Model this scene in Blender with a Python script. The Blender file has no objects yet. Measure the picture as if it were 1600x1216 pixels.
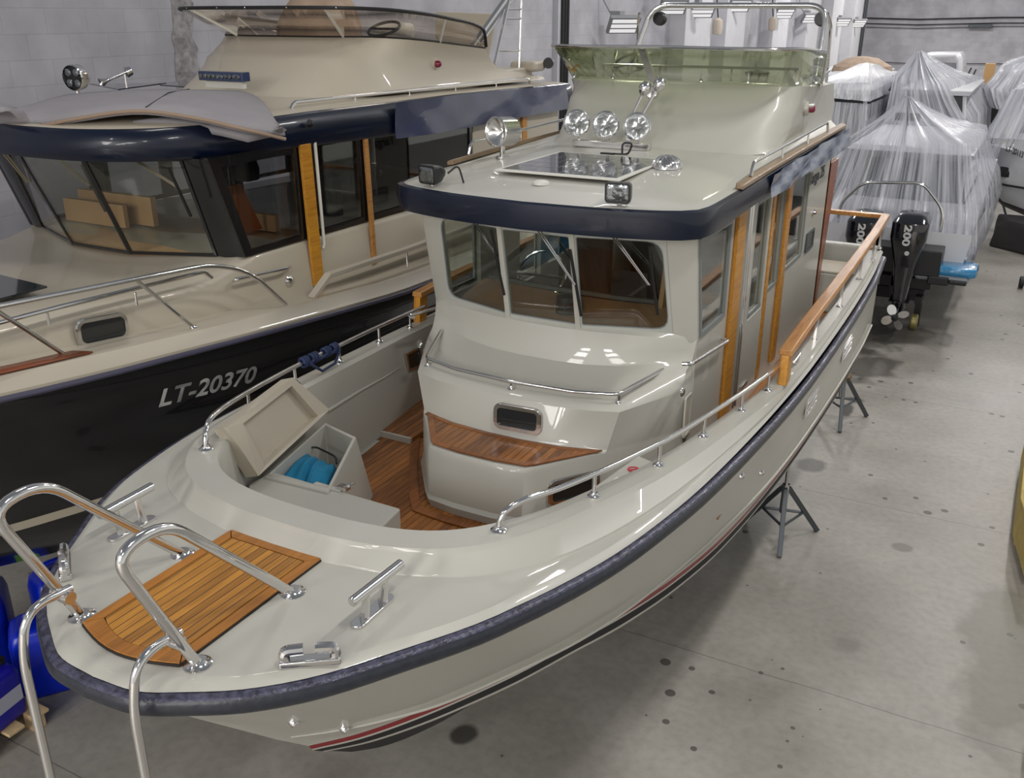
import bpy, bmesh, math, random
from mathutils import Vector, Matrix, Euler
random.seed(7)
PI = math.pi
SC = bpy.context.scene
COL = SC.collection

# ------------------------------------------------------------------ camera
# world: floor z=0, +Y runs down the hall, metres
F_PX = 1470.0; TH = math.radians(21.766); YAW = math.radians(28.32)
CAM = Vector((2.497, 1.346, 4.7))
cam_d = bpy.data.cameras.new('camera'); cam = bpy.data.objects.new('camera', cam_d); COL.objects.link(cam)
cam_d.sensor_fit = 'HORIZONTAL'; cam_d.sensor_width = 36; cam_d.lens = 36*F_PX/1600; cam_d.clip_end = 300
Rv = Vector((math.cos(YAW), math.sin(YAW), 0))
Fv = Vector((-math.sin(YAW)*math.cos(TH), math.cos(YAW)*math.cos(TH), -math.sin(TH)))
Uv = Rv.cross(Fv)
cam.matrix_world = Matrix(((Rv.x, Uv.x, -Fv.x, CAM.x), (Rv.y, Uv.y, -Fv.y, CAM.y), (Rv.z, Uv.z, -Fv.z, CAM.z), (0, 0, 0, 1)))
SC.camera = cam
def P(px, py, x=None, y=None, z=None):
    """survey helper: the point of the place seen at a photo pixel, on a plane of known x, y or z"""
    d = Rv*((px-800)/F_PX) + Fv - Uv*((py-608)/F_PX)
    if z is not None: t = (z-CAM.z)/d.z
    elif y is not None: t = (y-CAM.y)/d.y
    else: t = (x-CAM.x)/d.x
    return CAM + d*t

# ------------------------------------------------------------------ light
SC.view_settings.view_transform = 'Standard'; SC.view_settings.look = 'None'
SC.view_settings.gamma = 1; SC.view_settings.use_curve_mapping = False
SC.view_settings.exposure = -0.12
w = bpy.data.worlds.new('hall_air'); SC.world = w; w.use_nodes = True
_nt = w.node_tree; _bg = _nt.nodes['Background']; _tc = _nt.nodes.new('ShaderNodeTexCoord'); _sx = _nt.nodes.new('ShaderNodeSeparateXYZ'); _rp = _nt.nodes.new('ShaderNodeValToRGB')
_nt.links.new(_tc.outputs['Generated'], _sx.inputs[0]); _nt.links.new(_sx.outputs['Z'], _rp.inputs[0]); _nt.links.new(_rp.outputs[0], _bg.inputs[0])
# pale walls round about, a darker roof overhead
_rp.color_ramp.elements[0].position = 0.0; _rp.color_ramp.elements[0].color = (1.16, 1.14, 1.05, 1)
_rp.color_ramp.elements[1].position = .75; _rp.color_ramp.elements[1].color = (.26, .28, .31, 1)
_e = _rp.color_ramp.elements.new(.28); _e.color = (.86, .87, .88, 1)
_bg.inputs[1].default_value = 0.66
def area(name, loc, sx, sy, power, rot=(0, 0, 0), col=(1, 0.97, 0.93)):
    l = bpy.data.lights.new(name, 'AREA'); l.shape = 'RECTANGLE'; l.size = sx; l.size_y = sy; l.energy = power; l.color = col
    o = bpy.data.objects.new(name, l); COL.objects.link(o); o.location = loc; o.rotation_euler = rot
    return o
for i, yy in enumerate((-2.5, 3.2, 8, 13, 20, 28, 38, 49)):
    area('ceiling_or_fill_lamp', (3.3, yy, 8.2), 0.25, 1.3, (120, 115, 135, 160, 210, 270, 340, 420)[i])
for i, yy in enumerate((-1, 6, 13, 21, 30, 40, 51)):
    area('ceiling_or_fill_lamp', (-2.6, yy, 8.2), 0.3, 1.4, (40, 35, 70, 190, 290, 410, 520)[i])

for yy, pw in ((-9, 700), (-16, 1200), (-24, 1600)):  # added fill lights behind the camera, brightening the bow and the floor before it
    area('ceiling_or_fill_lamp', (3.0, yy, 8.2), 2.0, 4.5, pw); area('ceiling_or_fill_lamp', (-2.6, yy, 8.2), 2.0, 4.5, pw)
# ------------------------------------------------------------------ materials
MATS = {}
def newmat(name):
    m = bpy.data.materials.new(name); m.use_nodes = True
    nt = m.node_tree; b = nt.nodes['Principled BSDF']; MATS[name] = m
    return m, nt, b
def srgb(r, g, b):
    f = lambda c: (c/255/12.92) if c/255 <= .04045 else ((c/255+.055)/1.055)**2.4
    return (f(r), f(g), f(b), 1)
def N(nt, typ, **kw):
    n = nt.nodes.new(typ)
    for k, v in kw.items(): setattr(n, k, v)
    return n
def simple(name, col, rough=.5, metal=0, coat=0, var=.0, vscale=3, bump=0, bscale=40, spec=.5):
    m, nt, b = newmat(name)
    b.inputs['Roughness'].default_value = rough; b.inputs['Metallic'].default_value = metal
    b.inputs['Coat Weight'].default_value = coat; b.inputs['Coat Roughness'].default_value = .035
    b.inputs['Specular IOR Level'].default_value = spec
    b.inputs['Base Color'].default_value = col
    g = N(nt, 'ShaderNodeNewGeometry')
    if var > 0:
        no = N(nt, 'ShaderNodeTexNoise'); no.inputs['Scale'].default_value = vscale; no.inputs['Detail'].default_value = 5
        nt.links.new(g.outputs['Position'], no.inputs['Vector'])
        r = N(nt, 'ShaderNodeValToRGB')
        r.color_ramp.elements[0].position = .3; r.color_ramp.elements[1].position = .7
        r.color_ramp.elements[0].color = tuple(c*(1-var) for c in col[:3])+(1,); r.color_ramp.elements[1].color = tuple(min(1, c*(1+var)) for c in col[:3])+(1,)
        nt.links.new(no.outputs[0], r.inputs[0]); nt.links.new(r.outputs[0], b.inputs['Base Color'])
    if bump > 0:
        n2 = N(nt, 'ShaderNodeTexNoise'); n2.inputs['Scale'].default_value = bscale; n2.inputs['Detail'].default_value = 4
        nt.links.new(g.outputs['Position'], n2.inputs['Vector'])
        bp = N(nt, 'ShaderNodeBump'); bp.inputs['Strength'].default_value = bump; bp.inputs['Distance'].default_value = .02
        nt.links.new(n2.outputs[0], bp.inputs['Height']); nt.links.new(bp.outputs[0], b.inputs['Normal'])
    return m
def teak(name, c1, c2, width=.05, off=0., rough=.35, axis='X', gap=True):
    """planks running across `axis`, dark caulking between them"""
    m, nt, b = newmat(name); L = nt.links
    g = N(nt, 'ShaderNodeNewGeometry'); s = N(nt, 'ShaderNodeSeparateXYZ'); L.new(g.outputs['Position'], s.inputs[0])
    a = N(nt, 'ShaderNodeMath', operation='ADD'); a.inputs[1].default_value = 20+off; L.new(s.outputs[axis], a.inputs[0])
    d = N(nt, 'ShaderNodeMath', operation='DIVIDE'); d.inputs[1].default_value = width; L.new(a.outputs[0], d.inputs[0])
    fl = N(nt, 'ShaderNodeMath', operation='FLOOR'); L.new(d.outputs[0], fl.inputs[0])
    fr = N(nt, 'ShaderNodeMath', operation='FRACT'); L.new(d.outputs[0], fr.inputs[0])
    wn = N(nt, 'ShaderNodeTexWhiteNoise', noise_dimensions='1D'); L.new(fl.outputs[0], wn.inputs['W'])
    mp = N(nt, 'ShaderNodeMapping')
    mp.inputs['Scale'].default_value = (60, 5, 60) if axis == 'X' else (5, 60, 60)
    L.new(g.outputs['Position'], mp.inputs[0])
    off3 = N(nt, 'ShaderNodeVectorMath', operation='ADD'); L.new(mp.outputs[0], off3.inputs[0])
    cb = N(nt, 'ShaderNodeCombineXYZ'); mu = N(nt, 'ShaderNodeMath', operation='MULTIPLY'); mu.inputs[1].default_value = 37
    L.new(wn.outputs['Value'], mu.inputs[0]); L.new(mu.outputs[0], cb.inputs[1]); L.new(cb.outputs[0], off3.inputs[1])
    no = N(nt, 'ShaderNodeTexNoise'); no.inputs['Scale'].default_value = 1; no.inputs['Detail'].default_value = 6; L.new(off3.outputs[0], no.inputs['Vector'])
    mix = N(nt, 'ShaderNodeMath', operation='MULTIPLY_ADD'); mix.inputs[1].default_value = .42
    L.new(wn.outputs['Value'], mix.inputs[0]); L.new(no.outputs[0], mix.inputs[2])
    r = N(nt, 'ShaderNodeValToRGB'); r.color_ramp.elements[0].position = .35; r.color_ramp.elements[1].position = 1.0
    r.color_ramp.elements[0].color = c1; r.color_ramp.elements[1].color = c2
    L.new(mix.outputs[0], r.inputs[0])
    out = r.outputs[0]
    if gap:
        lt = N(nt, 'ShaderNodeMath', operation='LESS_THAN'); lt.inputs[1].default_value = .09; L.new(fr.outputs[0], lt.inputs[0])
        mc = N(nt, 'ShaderNodeMix', data_type='RGBA'); L.new(lt.outputs[0], mc.inputs[0]); L.new(r.outputs[0], mc.inputs[6])
        mc.inputs[7].default_value = (.012, .01, .01, 1); out = mc.outputs[2]
    L.new(out, b.inputs['Base Color']); b.inputs['Roughness'].default_value = rough; b.inputs['Coat Weight'].default_value = .25
    b.inputs['Coat Roughness'].default_value = .2
    return m
CREAM = simple('gelcoat_cream', srgb(181, 179, 170), .42, coat=.4, var=.02, vscale=1.2)
CREAM2 = simple('gelcoat_beige', srgb(186, 177, 160), .42, coat=.4, var=.02, vscale=1.2)
WHITE = simple('white_plastic', srgb(214, 212, 204), .4)
NAVY = simple('navy_gelcoat', srgb(8, 19, 40), .3, coat=.3, spec=.35, var=.15, vscale=2)
NAVY2 = simple('navy_gelcoat_pale', srgb(38, 52, 88), .18, coat=.8, var=.2, vscale=2)
BLACKHULL = simple('black_hull_gloss', srgb(17, 19, 23), .16, coat=.8)
ANTIF = simple('antifouling_black', srgb(22, 23, 26), .6)
RED = simple('stripe_red', srgb(130, 22, 32), .3)
RUB = simple('rub_rail_rubber', srgb(40, 43, 52), .36, var=.2, vscale=30, bump=.1, bscale=50)
RUBTOP = simple('rub_rail_worn', srgb(66, 66, 84), .3, var=.65, vscale=38, bump=.3, bscale=50)
RUBBER = simple('black_rubber', srgb(20, 20, 22), .5)
CHROME = simple('stainless_steel', (.72, .71, .70, 1), .13, metal=1)
STEELD = simple('painted_steel_grey', srgb(84, 88, 92), .4, metal=.6)
IRON = simple('black_iron', srgb(28, 28, 30), .5)
TEAKF = teak('teak_foredeck', srgb(134, 86, 28), srgb(196, 136, 50), .039, off=.0)
TEAKS = teak('teak_sole', srgb(92, 50, 20), srgb(170, 108, 48), .044)
TEAKB = teak('teak_border', srgb(146, 92, 32), srgb(186, 122, 46), .3, gap=False)
TEAKBD = teak('teak_border_dark', srgb(110, 62, 26), srgb(158, 98, 48), .3, gap=False)
TEAKW = teak('teak_weathered', srgb(104, 84, 62), srgb(150, 126, 98), .2, gap=False)
TEAKR = teak('teak_rail', srgb(150, 96, 42), srgb(200, 146, 82), .2, gap=False)
TEAKP = teak('teak_post', srgb(156, 98, 22), srgb(206, 146, 48), .02, gap=False)
TEAKDK = teak('teak_door', srgb(120, 56, 26), srgb(160, 88, 46), .3, gap=False)
WOODBR = simple('brown_veneer', srgb(172, 134, 98), .45, var=.12, vscale=6)
WOODBR2 = simple('amber_veneer', srgb(140, 104, 46), .5, var=.1, vscale=6)
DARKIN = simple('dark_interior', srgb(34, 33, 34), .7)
GREYIN = simple('grey_interior', srgb(84, 86, 84), .7)
BLACKPL = simple('black_plastic', srgb(24, 25, 28), .35)
def glass(name, tint, trans=.8, rough=.02):
    m, nt, b = newmat(name); L = nt.links
    nt.nodes.remove(b); out = nt.nodes['Material Output']
    t = N(nt, 'ShaderNodeBsdfTransparent'); t.inputs[0].default_value = tint
    g = N(nt, 'ShaderNodeBsdfGlossy'); g.inputs['Roughness'].default_value = rough; g.inputs[0].default_value = (1, 1, 1, 1)
    ge = N(nt, 'ShaderNodeNewGeometry'); dt = N(nt, 'ShaderNodeVectorMath', operation='DOT_PRODUCT'); L.new(ge.outputs['Normal'], dt.inputs[0]); L.new(ge.outputs['Incoming'], dt.inputs[1])
    ab = N(nt, 'ShaderNodeMath', operation='ABSOLUTE'); L.new(dt.outputs['Value'], ab.inputs[0])
    su = N(nt, 'ShaderNodeMath', operation='SUBTRACT'); su.inputs[0].default_value = 1; L.new(ab.outputs[0], su.inputs[1])
    pw = N(nt, 'ShaderNodeMath', operation='POWER'); pw.inputs[1].default_value = 4.5; L.new(su.outputs[0], pw.inputs[0])
    a = N(nt, 'ShaderNodeMath', operation='MULTIPLY_ADD'); a.inputs[1].default_value = .8; a.inputs[2].default_value = .05*trans; L.new(pw.outputs[0], a.inputs[0])
    mx = N(nt, 'ShaderNodeMixShader'); L.new(a.outputs[0], mx.inputs[0]); L.new(t.outputs[0], mx.inputs[1]); L.new(g.outputs[0], mx.inputs[2])
    L.new(mx.outputs[0], out.inputs[0]); return m
GLASS = glass('window_glass', (.91, .93, .90, 1), 1.3)
GLASSG = glass('green_acrylic', (.66, .69, .56, 1), .7)
GLASSD = glass('smoked_glass', (.70, .71, .72, 1), 1.1)
GLASSBR = glass('brown_acrylic', (.86, .82, .78, 1), .7)
LENS = simple('lamp_lens', (.26, .28, .29, 1), .05, metal=.95, bump=.9, bscale=14)

# ------------------------------------------------------------------ mesh helpers
class MB:
    def __init__(s): s.v = []; s.f = []; s.m = []; s.uv = None
    def add(s, vs, fs, mi=0):
        n = len(s.v); s.v += [tuple(v) for v in vs]; s.f += [tuple(i+n for i in f) for f in fs]; s.m += [mi]*len(fs); return s
    def box(s, x0, x1, y0, y1, z0, z1, mi=0):
        vs = [(x, y, z) for z in (z0, z1) for y in (y0, y1) for x in (x0, x1)]
        return s.add(vs, [(0, 2, 3, 1), (4, 5, 7, 6), (0, 1, 5, 4), (2, 6, 7, 3), (0, 4, 6, 2), (1, 3, 7, 5)], mi)
    def obox(s, c, ax, ay, az, mi=0):
        """box from centre and three half-extent vectors"""
        c = Vector(c); ax, ay, az = Vector(ax), Vector(ay), Vector(az)
        vs = [c+ax*i+ay*j+az*k for k in (-1, 1) for j in (-1, 1) for i in (-1, 1)]
        return s.add(vs, [(0, 2, 3, 1), (4, 5, 7, 6), (0, 1, 5, 4), (2, 6, 7, 3), (0, 4, 6, 2), (1, 3, 7, 5)], mi)
    def loft(s, rings, closed=False, caps=False, mi=0, mif=None):
        n = len(rings[0]); k = n if closed else n-1
        vs = [p for r in rings for p in r]; fs = []; b = len(s.v)
        s.v += [tuple(v) for v in vs]
        for i in range(len(rings)-1):
            for j in range(k):
                a, c = i*n+j, i*n+(j+1) % n
                s.f.append((b+a, b+c, b+c+n, b+a+n)); s.m.append(mif(i, j) if mif else mi)
        if caps:
            s.f.append(tuple(b+j for j in range(n))[::-1]); s.m.append(mi)
            e = (len(rings)-1)*n; s.f.append(tuple(b+e+j for j in range(n))); s.m.append(mi)
        return s
    def prism(s, pts, d, mi=0):
        """polygon (3D points) extruded by vector d"""
        d = Vector(d); n = len(pts); vs = [Vector(p) for p in pts]+[Vector(p)+d for p in pts]
        fs = [tuple(range(n))[::-1], tuple(range(n, 2*n))]+[(i, (i+1) % n, (i+1) % n+n, i+n) for i in range(n)]
        return s.add(vs, fs, mi)
    def tube(s, path, r, seg=12, mi=0, closed=False, caps=True):
        path = [Vector(p) for p in path]; n = len(path); rings = []
        rr = r if isinstance(r, (list, tuple)) else [r]*n
        up = None
        for i in range(n):
            a = path[(i-1) % n] if (closed or i > 0) else path[i]; b = path[(i+1) % n] if (closed or i < n-1) else path[i]
            t = (b-a).normalized() if (b-a).length > 1e-9 else Vector((0, 0, 1))
            if up is None:
                up = Vector((0, 0, 1)) if abs(t.z) < .9 else Vector((1, 0, 0))
            u = t.cross(up)
            if u.length < 1e-6: u = t.cross(Vector((0, 1, 0.1)))
            u.normalize(); v = u.cross(t).normalized(); up = v
            rings.append([path[i]+(u*math.cos(2*PI*k/seg)+v*math.sin(2*PI*k/seg))*rr[i] for k in range(seg)])
        if closed: rings.append(rings[0])
        s.loft(rings, closed=True, caps=(caps and not closed), mi=mi); return s
    def lathe(s, c, axis, prof, seg=24, mi=0, caps=False):
        """prof: list of (radius, distance along axis)"""
        c = Vector(c); t = Vector(axis).normalized(); u = t.orthogonal().normalized(); v = t.cross(u)
        rings = [[c+t*h+(u*math.cos(2*PI*k/seg)+v*math.sin(2*PI*k/seg))*max(r, 1e-4) for k in range(seg)] for r, h in prof]
        return s.loft(rings, closed=True, caps=caps, mi=mi)
    def build(s, name, mats, parent=None, smooth=True, bevel=0, bseg=2, sub=0, solid=0, angle=35):
        me = bpy.data.meshes.new(name); c = Vector((0, 0, 0))
        for v in s.v: c += Vector(v)
        c /= max(1, len(s.v))
        me.from_pydata([tuple(Vector(v)-c) for v in s.v], [], s.f)
        if not isinstance(mats, (list, tuple)): mats = [mats]
        for m in mats: me.materials.append(m)
        if s.uv:
            at = me.attributes.new('sweep', 'FLOAT_VECTOR', 'POINT')
            for i, u in enumerate(s.uv): at.data[i].vector = u
        for p, mi in zip(me.polygons, s.m): p.material_index = mi; p.use_smooth = smooth
        bm = bmesh.new(); bm.from_mesh(me); bmesh.ops.remove_doubles(bm, verts=bm.verts, dist=1e-5)
        bmesh.ops.recalc_face_normals(bm, faces=bm.faces); bm.to_mesh(me); bm.free()
        if smooth: me.set_sharp_from_angle(angle=math.radians(angle))
        o = bpy.data.objects.new(name, me); COL.objects.link(o); o.location = c
        if parent is not None:
            o.parent = parent; o.matrix_parent_inverse = WM(parent).inverted()
        if solid:
            md = o.modifiers.new('s', 'SOLIDIFY'); md.thickness = solid; md.offset = -1
        if bevel:
            md = o.modifiers.new('b', 'BEVEL'); md.width = bevel; md.segments = bseg; md.limit_method = 'ANGLE'; md.angle_limit = math.radians(40)
            md.harden_normals = smooth
        if sub:
            md = o.modifiers.new('u', 'SUBSURF'); md.levels = sub; md.render_levels = sub
        return o
_wm = {}
def WM(o):
    if o.parent is None: return Matrix.Translation(o.location) @ o.rotation_euler.to_matrix().to_4x4()
    return WM(o.parent) @ o.matrix_parent_inverse @ Matrix.Translation(o.location) @ o.rotation_euler.to_matrix().to_4x4()
def tag(o, label=None, cat=None, group=None, kind=None):
    if label: o['label'] = label
    if cat: o['category'] = cat
    if group: o['group'] = group
    if kind: o['kind'] = kind
    return o
def thing(name, loc, label, cat, group=None):
    o = bpy.data.objects.new(name, None); COL.objects.link(o); o.location = loc; o.empty_display_size = .1
    return tag(o, label, cat, group)
def rnd(path, rad, k=6):
    """round the inner corners of a polyline"""
    path = [Vector(p) for p in path]; out = [path[0]]
    for i in range(1, len(path)-1):
        a, b, c = path[i-1], path[i], path[i+1]
        r = min(rad, (a-b).length*.49, (c-b).length*.49)
        p0 = b+(a-b).normalized()*r; p2 = b+(c-b).normalized()*r
        for q in range(k+1):
            t = q/k; out.append(p0*(1-t)**2+b*2*t*(1-t)+p2*t*t)
    out.append(path[-1]); return out
def crom(pts, n, pw=1.0):
    """Catmull-Rom through pts, n samples evenly spaced by length (chord parameter)"""
    pts = [Vector(p) for p in pts]
    d = [0]
    for i in range(1, len(pts)): d.append(d[-1]+max(1e-6, (pts[i]-pts[i-1]).length))
    out = []
    for k in range(n):
        s = d[-1]*(k/(n-1))**pw; i = 0
        while i < len(pts)-2 and s > d[i+1]: i += 1
        h = d[i+1]-d[i]; t = (s-d[i])/h
        def tan(j):
            if j <= 0: return (pts[1]-pts[0])/(d[1]-d[0])
            if j >= len(pts)-1: return (pts[-1]-pts[-2])/(d[-1]-d[-2])
            return (pts[j+1]-pts[j-1])/(d[j+1]-d[j-1])
        m0, m1 = tan(i)*h, tan(i+1)*h
        out.append(pts[i]*(2*t**3-3*t*t+1)+m0*(t**3-2*t*t+t)+pts[i+1]*(-2*t**3+3*t*t)+m1*(t**3-t*t))
    return out
def rrect(w, h, r, k=5):
    """rounded rectangle outline in 2D, centred"""
    o = []
    for cx, cy, a0 in ((w/2-r, h/2-r, 0), (-w/2+r, h/2-r, 90), (-w/2+r, -h/2+r, 180), (w/2-r, -h/2+r, 270)):
        for q in range(k+1):
            a = math.radians(a0+90*q/k); o.append((cx+r*math.cos(a), cy+r*math.sin(a)))
    return o
def frame3(c, u, v, pts): return [Vector(c)+Vector(u)*a+Vector(v)*b for a, b in pts]
def ringframe(mb, c, u, v, w, h, r, t, d, n, mi=0, k=5):
    """rounded-rectangle ring: outer w x h, band t wide, raised d along n"""
    c, u, v, n = Vector(c), Vector(u), Vector(v), Vector(n)
    o = frame3(c, u, v, rrect(w, h, r, k)); i = frame3(c, u, v, rrect(w-2*t, h-2*t, max(.003, r-t), k))
    mb.loft([o, [p+n*d for p in o], [p+n*d for p in i], i, o], closed=True, mi=mi)
def interp(tab, x):
    if x <= tab[0][0]: return tab[0][1]
    for (a, b), (c, d) in zip(tab, tab[1:]):
        if x <= c: return b+(d-b)*(x-a)/(c-a)
    return tab[-1][1]
def text_mesh(name, txt, origin, right, up, size, mat, parent=None, depth=.004, shear=0, bold=0, width=None):
    """raised lettering; right/up are unit vectors, size = letter height"""
    cu = bpy.data.curves.new(name, 'FONT'); cu.body = txt; cu.size = 1; cu.extrude = .5; cu.shear = shear; cu.offset = bold
    t = bpy.data.objects.new(name+'_c', cu); COL.objects.link(t)
    bpy.context.view_layer.update()
    dg = bpy.context.evaluated_depsgraph_get(); me = bpy.data.meshes.new_from_object(t.evaluated_get(dg))
    bpy.data.objects.remove(t); bpy.data.curves.remove(cu)
    xs = [v.co.x for v in me.vertices]; ys = [v.co.y for v in me.vertices]
    w0 = max(xs)-min(xs); h0 = max(ys)-min(ys); x0 = min(xs); y0 = min(ys)
    right, up = Vector(right).normalized(), Vector(up).normalized(); nrm = right.cross(up)
    sx = (width/w0) if width else size/h0; sy = size/h0
    origin = Vector(origin); ctr = origin+right*(w0*sx/2)+up*(size/2)
    for v in me.vertices:
        v.co = origin+right*((v.co.x-x0)*sx)+up*((v.co.y-y0)*sy)+nrm*((v.co.z+.5)*depth)-ctr
    me.materials.clear(); me.materials.append(mat)
    o = bpy.data.objects.new(name, me); COL.objects.link(o); o.location = ctr
    if parent is not None: o.parent = parent; o.matrix_parent_inverse = WM(parent).inverted()
    return o
def wall_holes(mb, o, u, v, W, H, holes, th, n, mi=0, top=None):
    """panel in the u,v plane from o, W x H, with rectangular holes [(u0,u1,v0,v1)], thickness th against n"""
    o, u, v, n = Vector(o), Vector(u), Vector(v), Vector(n)
    us = sorted({0, W} | {h[0] for h in holes} | {h[1] for h in holes}); vs = sorted({0, H} | {h[2] for h in holes} | {h[3] for h in holes})
    def solid(a, b):
        if a < 0 or b < 0 or a >= len(us)-1 or b >= len(vs)-1: return False
        cu_, cv = (us[a]+us[a+1])/2, (vs[b]+vs[b+1])/2
        return not any(h[0] < cu_ < h[1] and h[2] < cv < h[3] for h in holes)
    pt = lambda a, b, k: o+u*us[a]+v*vs[b]-n*(th*k)
    for a in range(len(us)-1):
        for b in range(len(vs)-1):
            if not solid(a, b): continue
            mb.add([pt(a, b, 0), pt(a+1, b, 0), pt(a+1, b+1, 0), pt(a, b+1, 0)], [(0, 1, 2, 3)], mi)
            mb.add([pt(a, b, 1), pt(a, b+1, 1), pt(a+1, b+1, 1), pt(a+1, b, 1)], [(0, 1, 2, 3)], mi)
            for (da, db, p, q) in ((-1, 0, (a, b), (a, b+1)), (1, 0, (a+1, b+1), (a+1, b)), (0, -1, (a+1, b), (a, b)), (0, 1, (a, b+1), (a+1, b+1))):
                if not solid(a+da, b+db):
                    mb.add([pt(*p, 0), pt(*q, 0), pt(*q, 1), pt(*p, 1)], [(0, 1, 2, 3)], mi)
X, Y, Z = Vector((1, 0, 0)), Vector((0, 1, 0)), Vector((0, 0, 1))
# ================================================================== HALL
def concrete():
    m, nt, b = newmat('concrete_floor'); L = nt.links
    g = N(nt, 'ShaderNodeNewGeometry')
    def noise(sc, det, stretch=(1, 1, 1)):
        mp = N(nt, 'ShaderNodeMapping'); mp.inputs['Scale'].default_value = stretch; L.new(g.outputs['Position'], mp.inputs[0])
        n = N(nt, 'ShaderNodeTexNoise'); n.inputs['Scale'].default_value = sc; n.inputs['Detail'].default_value = det; L.new(mp.outputs[0], n.inputs['Vector']); return n
    a = noise(.9, 8); r = N(nt, 'ShaderNodeValToRGB'); e = r.color_ramp.elements
    e[0].position = .30; e[0].color = srgb(144, 139, 130); e[1].position = .72; e[1].color = srgb(178, 173, 165); L.new(a.outputs[0], r.inputs[0])
    f = noise(14, 6); mx = N(nt, 'ShaderNodeMix', data_type='RGBA', blend_type='MULTIPLY'); mx.inputs[0].default_value = .35
    r2 = N(nt, 'ShaderNodeValToRGB'); r2.color_ramp.elements[0].position = .3; r2.color_ramp.elements[0].color = (.6, .6, .58, 1); r2.color_ramp.elements[1].position = .6; L.new(f.outputs[0], r2.inputs[0])
    L.new(r.outputs[0], mx.inputs[6]); L.new(r2.outputs[0], mx.inputs[7])
    # oil drips: sparse dark spots
    v = N(nt, 'ShaderNodeTexVoronoi'); v.inputs['Scale'].default_value = 3.6; L.new(g.outputs['Position'], v.inputs['Vector'])
    big = noise(.8, 2); lt = N(nt, 'ShaderNodeMath', operation='LESS_THAN'); 
    th = N(nt, 'ShaderNodeMath', operation='MULTIPLY_ADD'); th.inputs[1].default_value = .5; th.inputs[2].default_value = -.17; L.new(big.outputs[0], th.inputs[0])
    L.new(v.outputs['Distance'], lt.inputs[0]); L.new(th.outputs[0], lt.inputs[1])
    m2 = N(nt, 'ShaderNodeMix', data_type='RGBA'); sc = N(nt, 'ShaderNodeMath', operation='MULTIPLY'); sc.inputs[1].default_value = .75; L.new(lt.outputs[0], sc.inputs[0])
    L.new(sc.outputs[0], m2.inputs[0]); L.new(mx.outputs[2], m2.inputs[6]); m2.inputs[7].default_value = srgb(58, 56, 54)
    # expansion joints and wet stains, at their own places on the slab
    sp = N(nt, 'ShaderNodeSeparateXYZ'); L.new(g.outputs['Position'], sp.inputs[0])
    def M(op, a, b_=None, c_=None):
        n = N(nt, 'ShaderNodeMath', operation=op)
        for i, q in enumerate((a, b_, c_)):
            if q is None: continue
            if isinstance(q, (int, float)): n.inputs[i].default_value = q
            else: L.new(q, n.inputs[i])
        return n.outputs[0]
    cur = m2.outputs[2]
    def layer(fac, col):
        nonlocal cur
        n = N(nt, 'ShaderNodeMix', data_type='RGBA'); L.new(fac, n.inputs[0]); L.new(cur, n.inputs[6]); n.inputs[7].default_value = col; cur = n.outputs[2]
    wob = noise(3, 3)
    yw = M('ADD', sp.outputs['Y'], M('MULTIPLY', wob.outputs[0], .03))
    jt = M('ABSOLUTE', M('SUBTRACT', M('FRACT', M('DIVIDE', M('SUBTRACT', yw, 2.66), 3.2)), .5))
    layer(M('MULTIPLY', M('LESS_THAN', jt, .0016), .55), srgb(80, 78, 76))
    nz_ = noise(2.2, 5)
    def stain(cx, cy, rx, ry, col, k, soft=.35):
        a = M('DIVIDE', M('SUBTRACT', sp.outputs['X'], cx), rx); b2 = M('DIVIDE', M('SUBTRACT', sp.outputs['Y'], cy), ry)
        d = M('SQRT', M('ADD', M('MULTIPLY', a, a), M('MULTIPLY', b2, b2))); d = M('ADD', d, M('MULTIPLY_ADD', nz_.outputs[0], 1.6, -.8))
        mr = N(nt, 'ShaderNodeMapRange'); mr.inputs[1].default_value = 1; mr.inputs[2].default_value = 1-soft; mr.inputs[3].default_value = 0; mr.inputs[4].default_value = k; L.new(d, mr.inputs[0]); layer(mr.outputs[0], col)
    for q in ((1.0, 14.9, .42, .9, srgb(66, 62, 54), .8), (1.02, 13.1, .10, .28, srgb(56, 52, 46), .85), (1.05, 13.5, .12, .12, srgb(60, 56, 50), .7), (.95, 11.3, .16, .22, srgb(60, 58, 54), .7), (-.28, 5.8, .10, .13, srgb(42, 40, 38), .8), (2.1, 9.9, .12, .10, srgb(110, 106, 98), .7), (1.9, 8.1, .14, .14, srgb(112, 108, 100), .5), (.2, 16.9, 1.4, 1.6, srgb(84, 80, 72), .7), (3.0, 8.6, .35, 1.3, srgb(112, 109, 98), .6), (1.0, 16.6, .9, .8, srgb(70, 68, 62), .7)): stain(*q)
    L.new(cur, b.inputs['Base Color'])
    rr = N(nt, 'ShaderNodeMapRange'); rr.inputs[3].default_value = .25; rr.inputs[4].default_value = .6; L.new(a.outputs[0], rr.inputs[0]); L.new(rr.outputs[0], b.inputs['Roughness'])
    bp = N(nt, 'ShaderNodeBump'); bp.inputs['Strength'].default_value = .08; L.new(f.outputs[0], bp.inputs['Height']); L.new(bp.outputs[0], b.inputs['Normal'])
    return m
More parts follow.
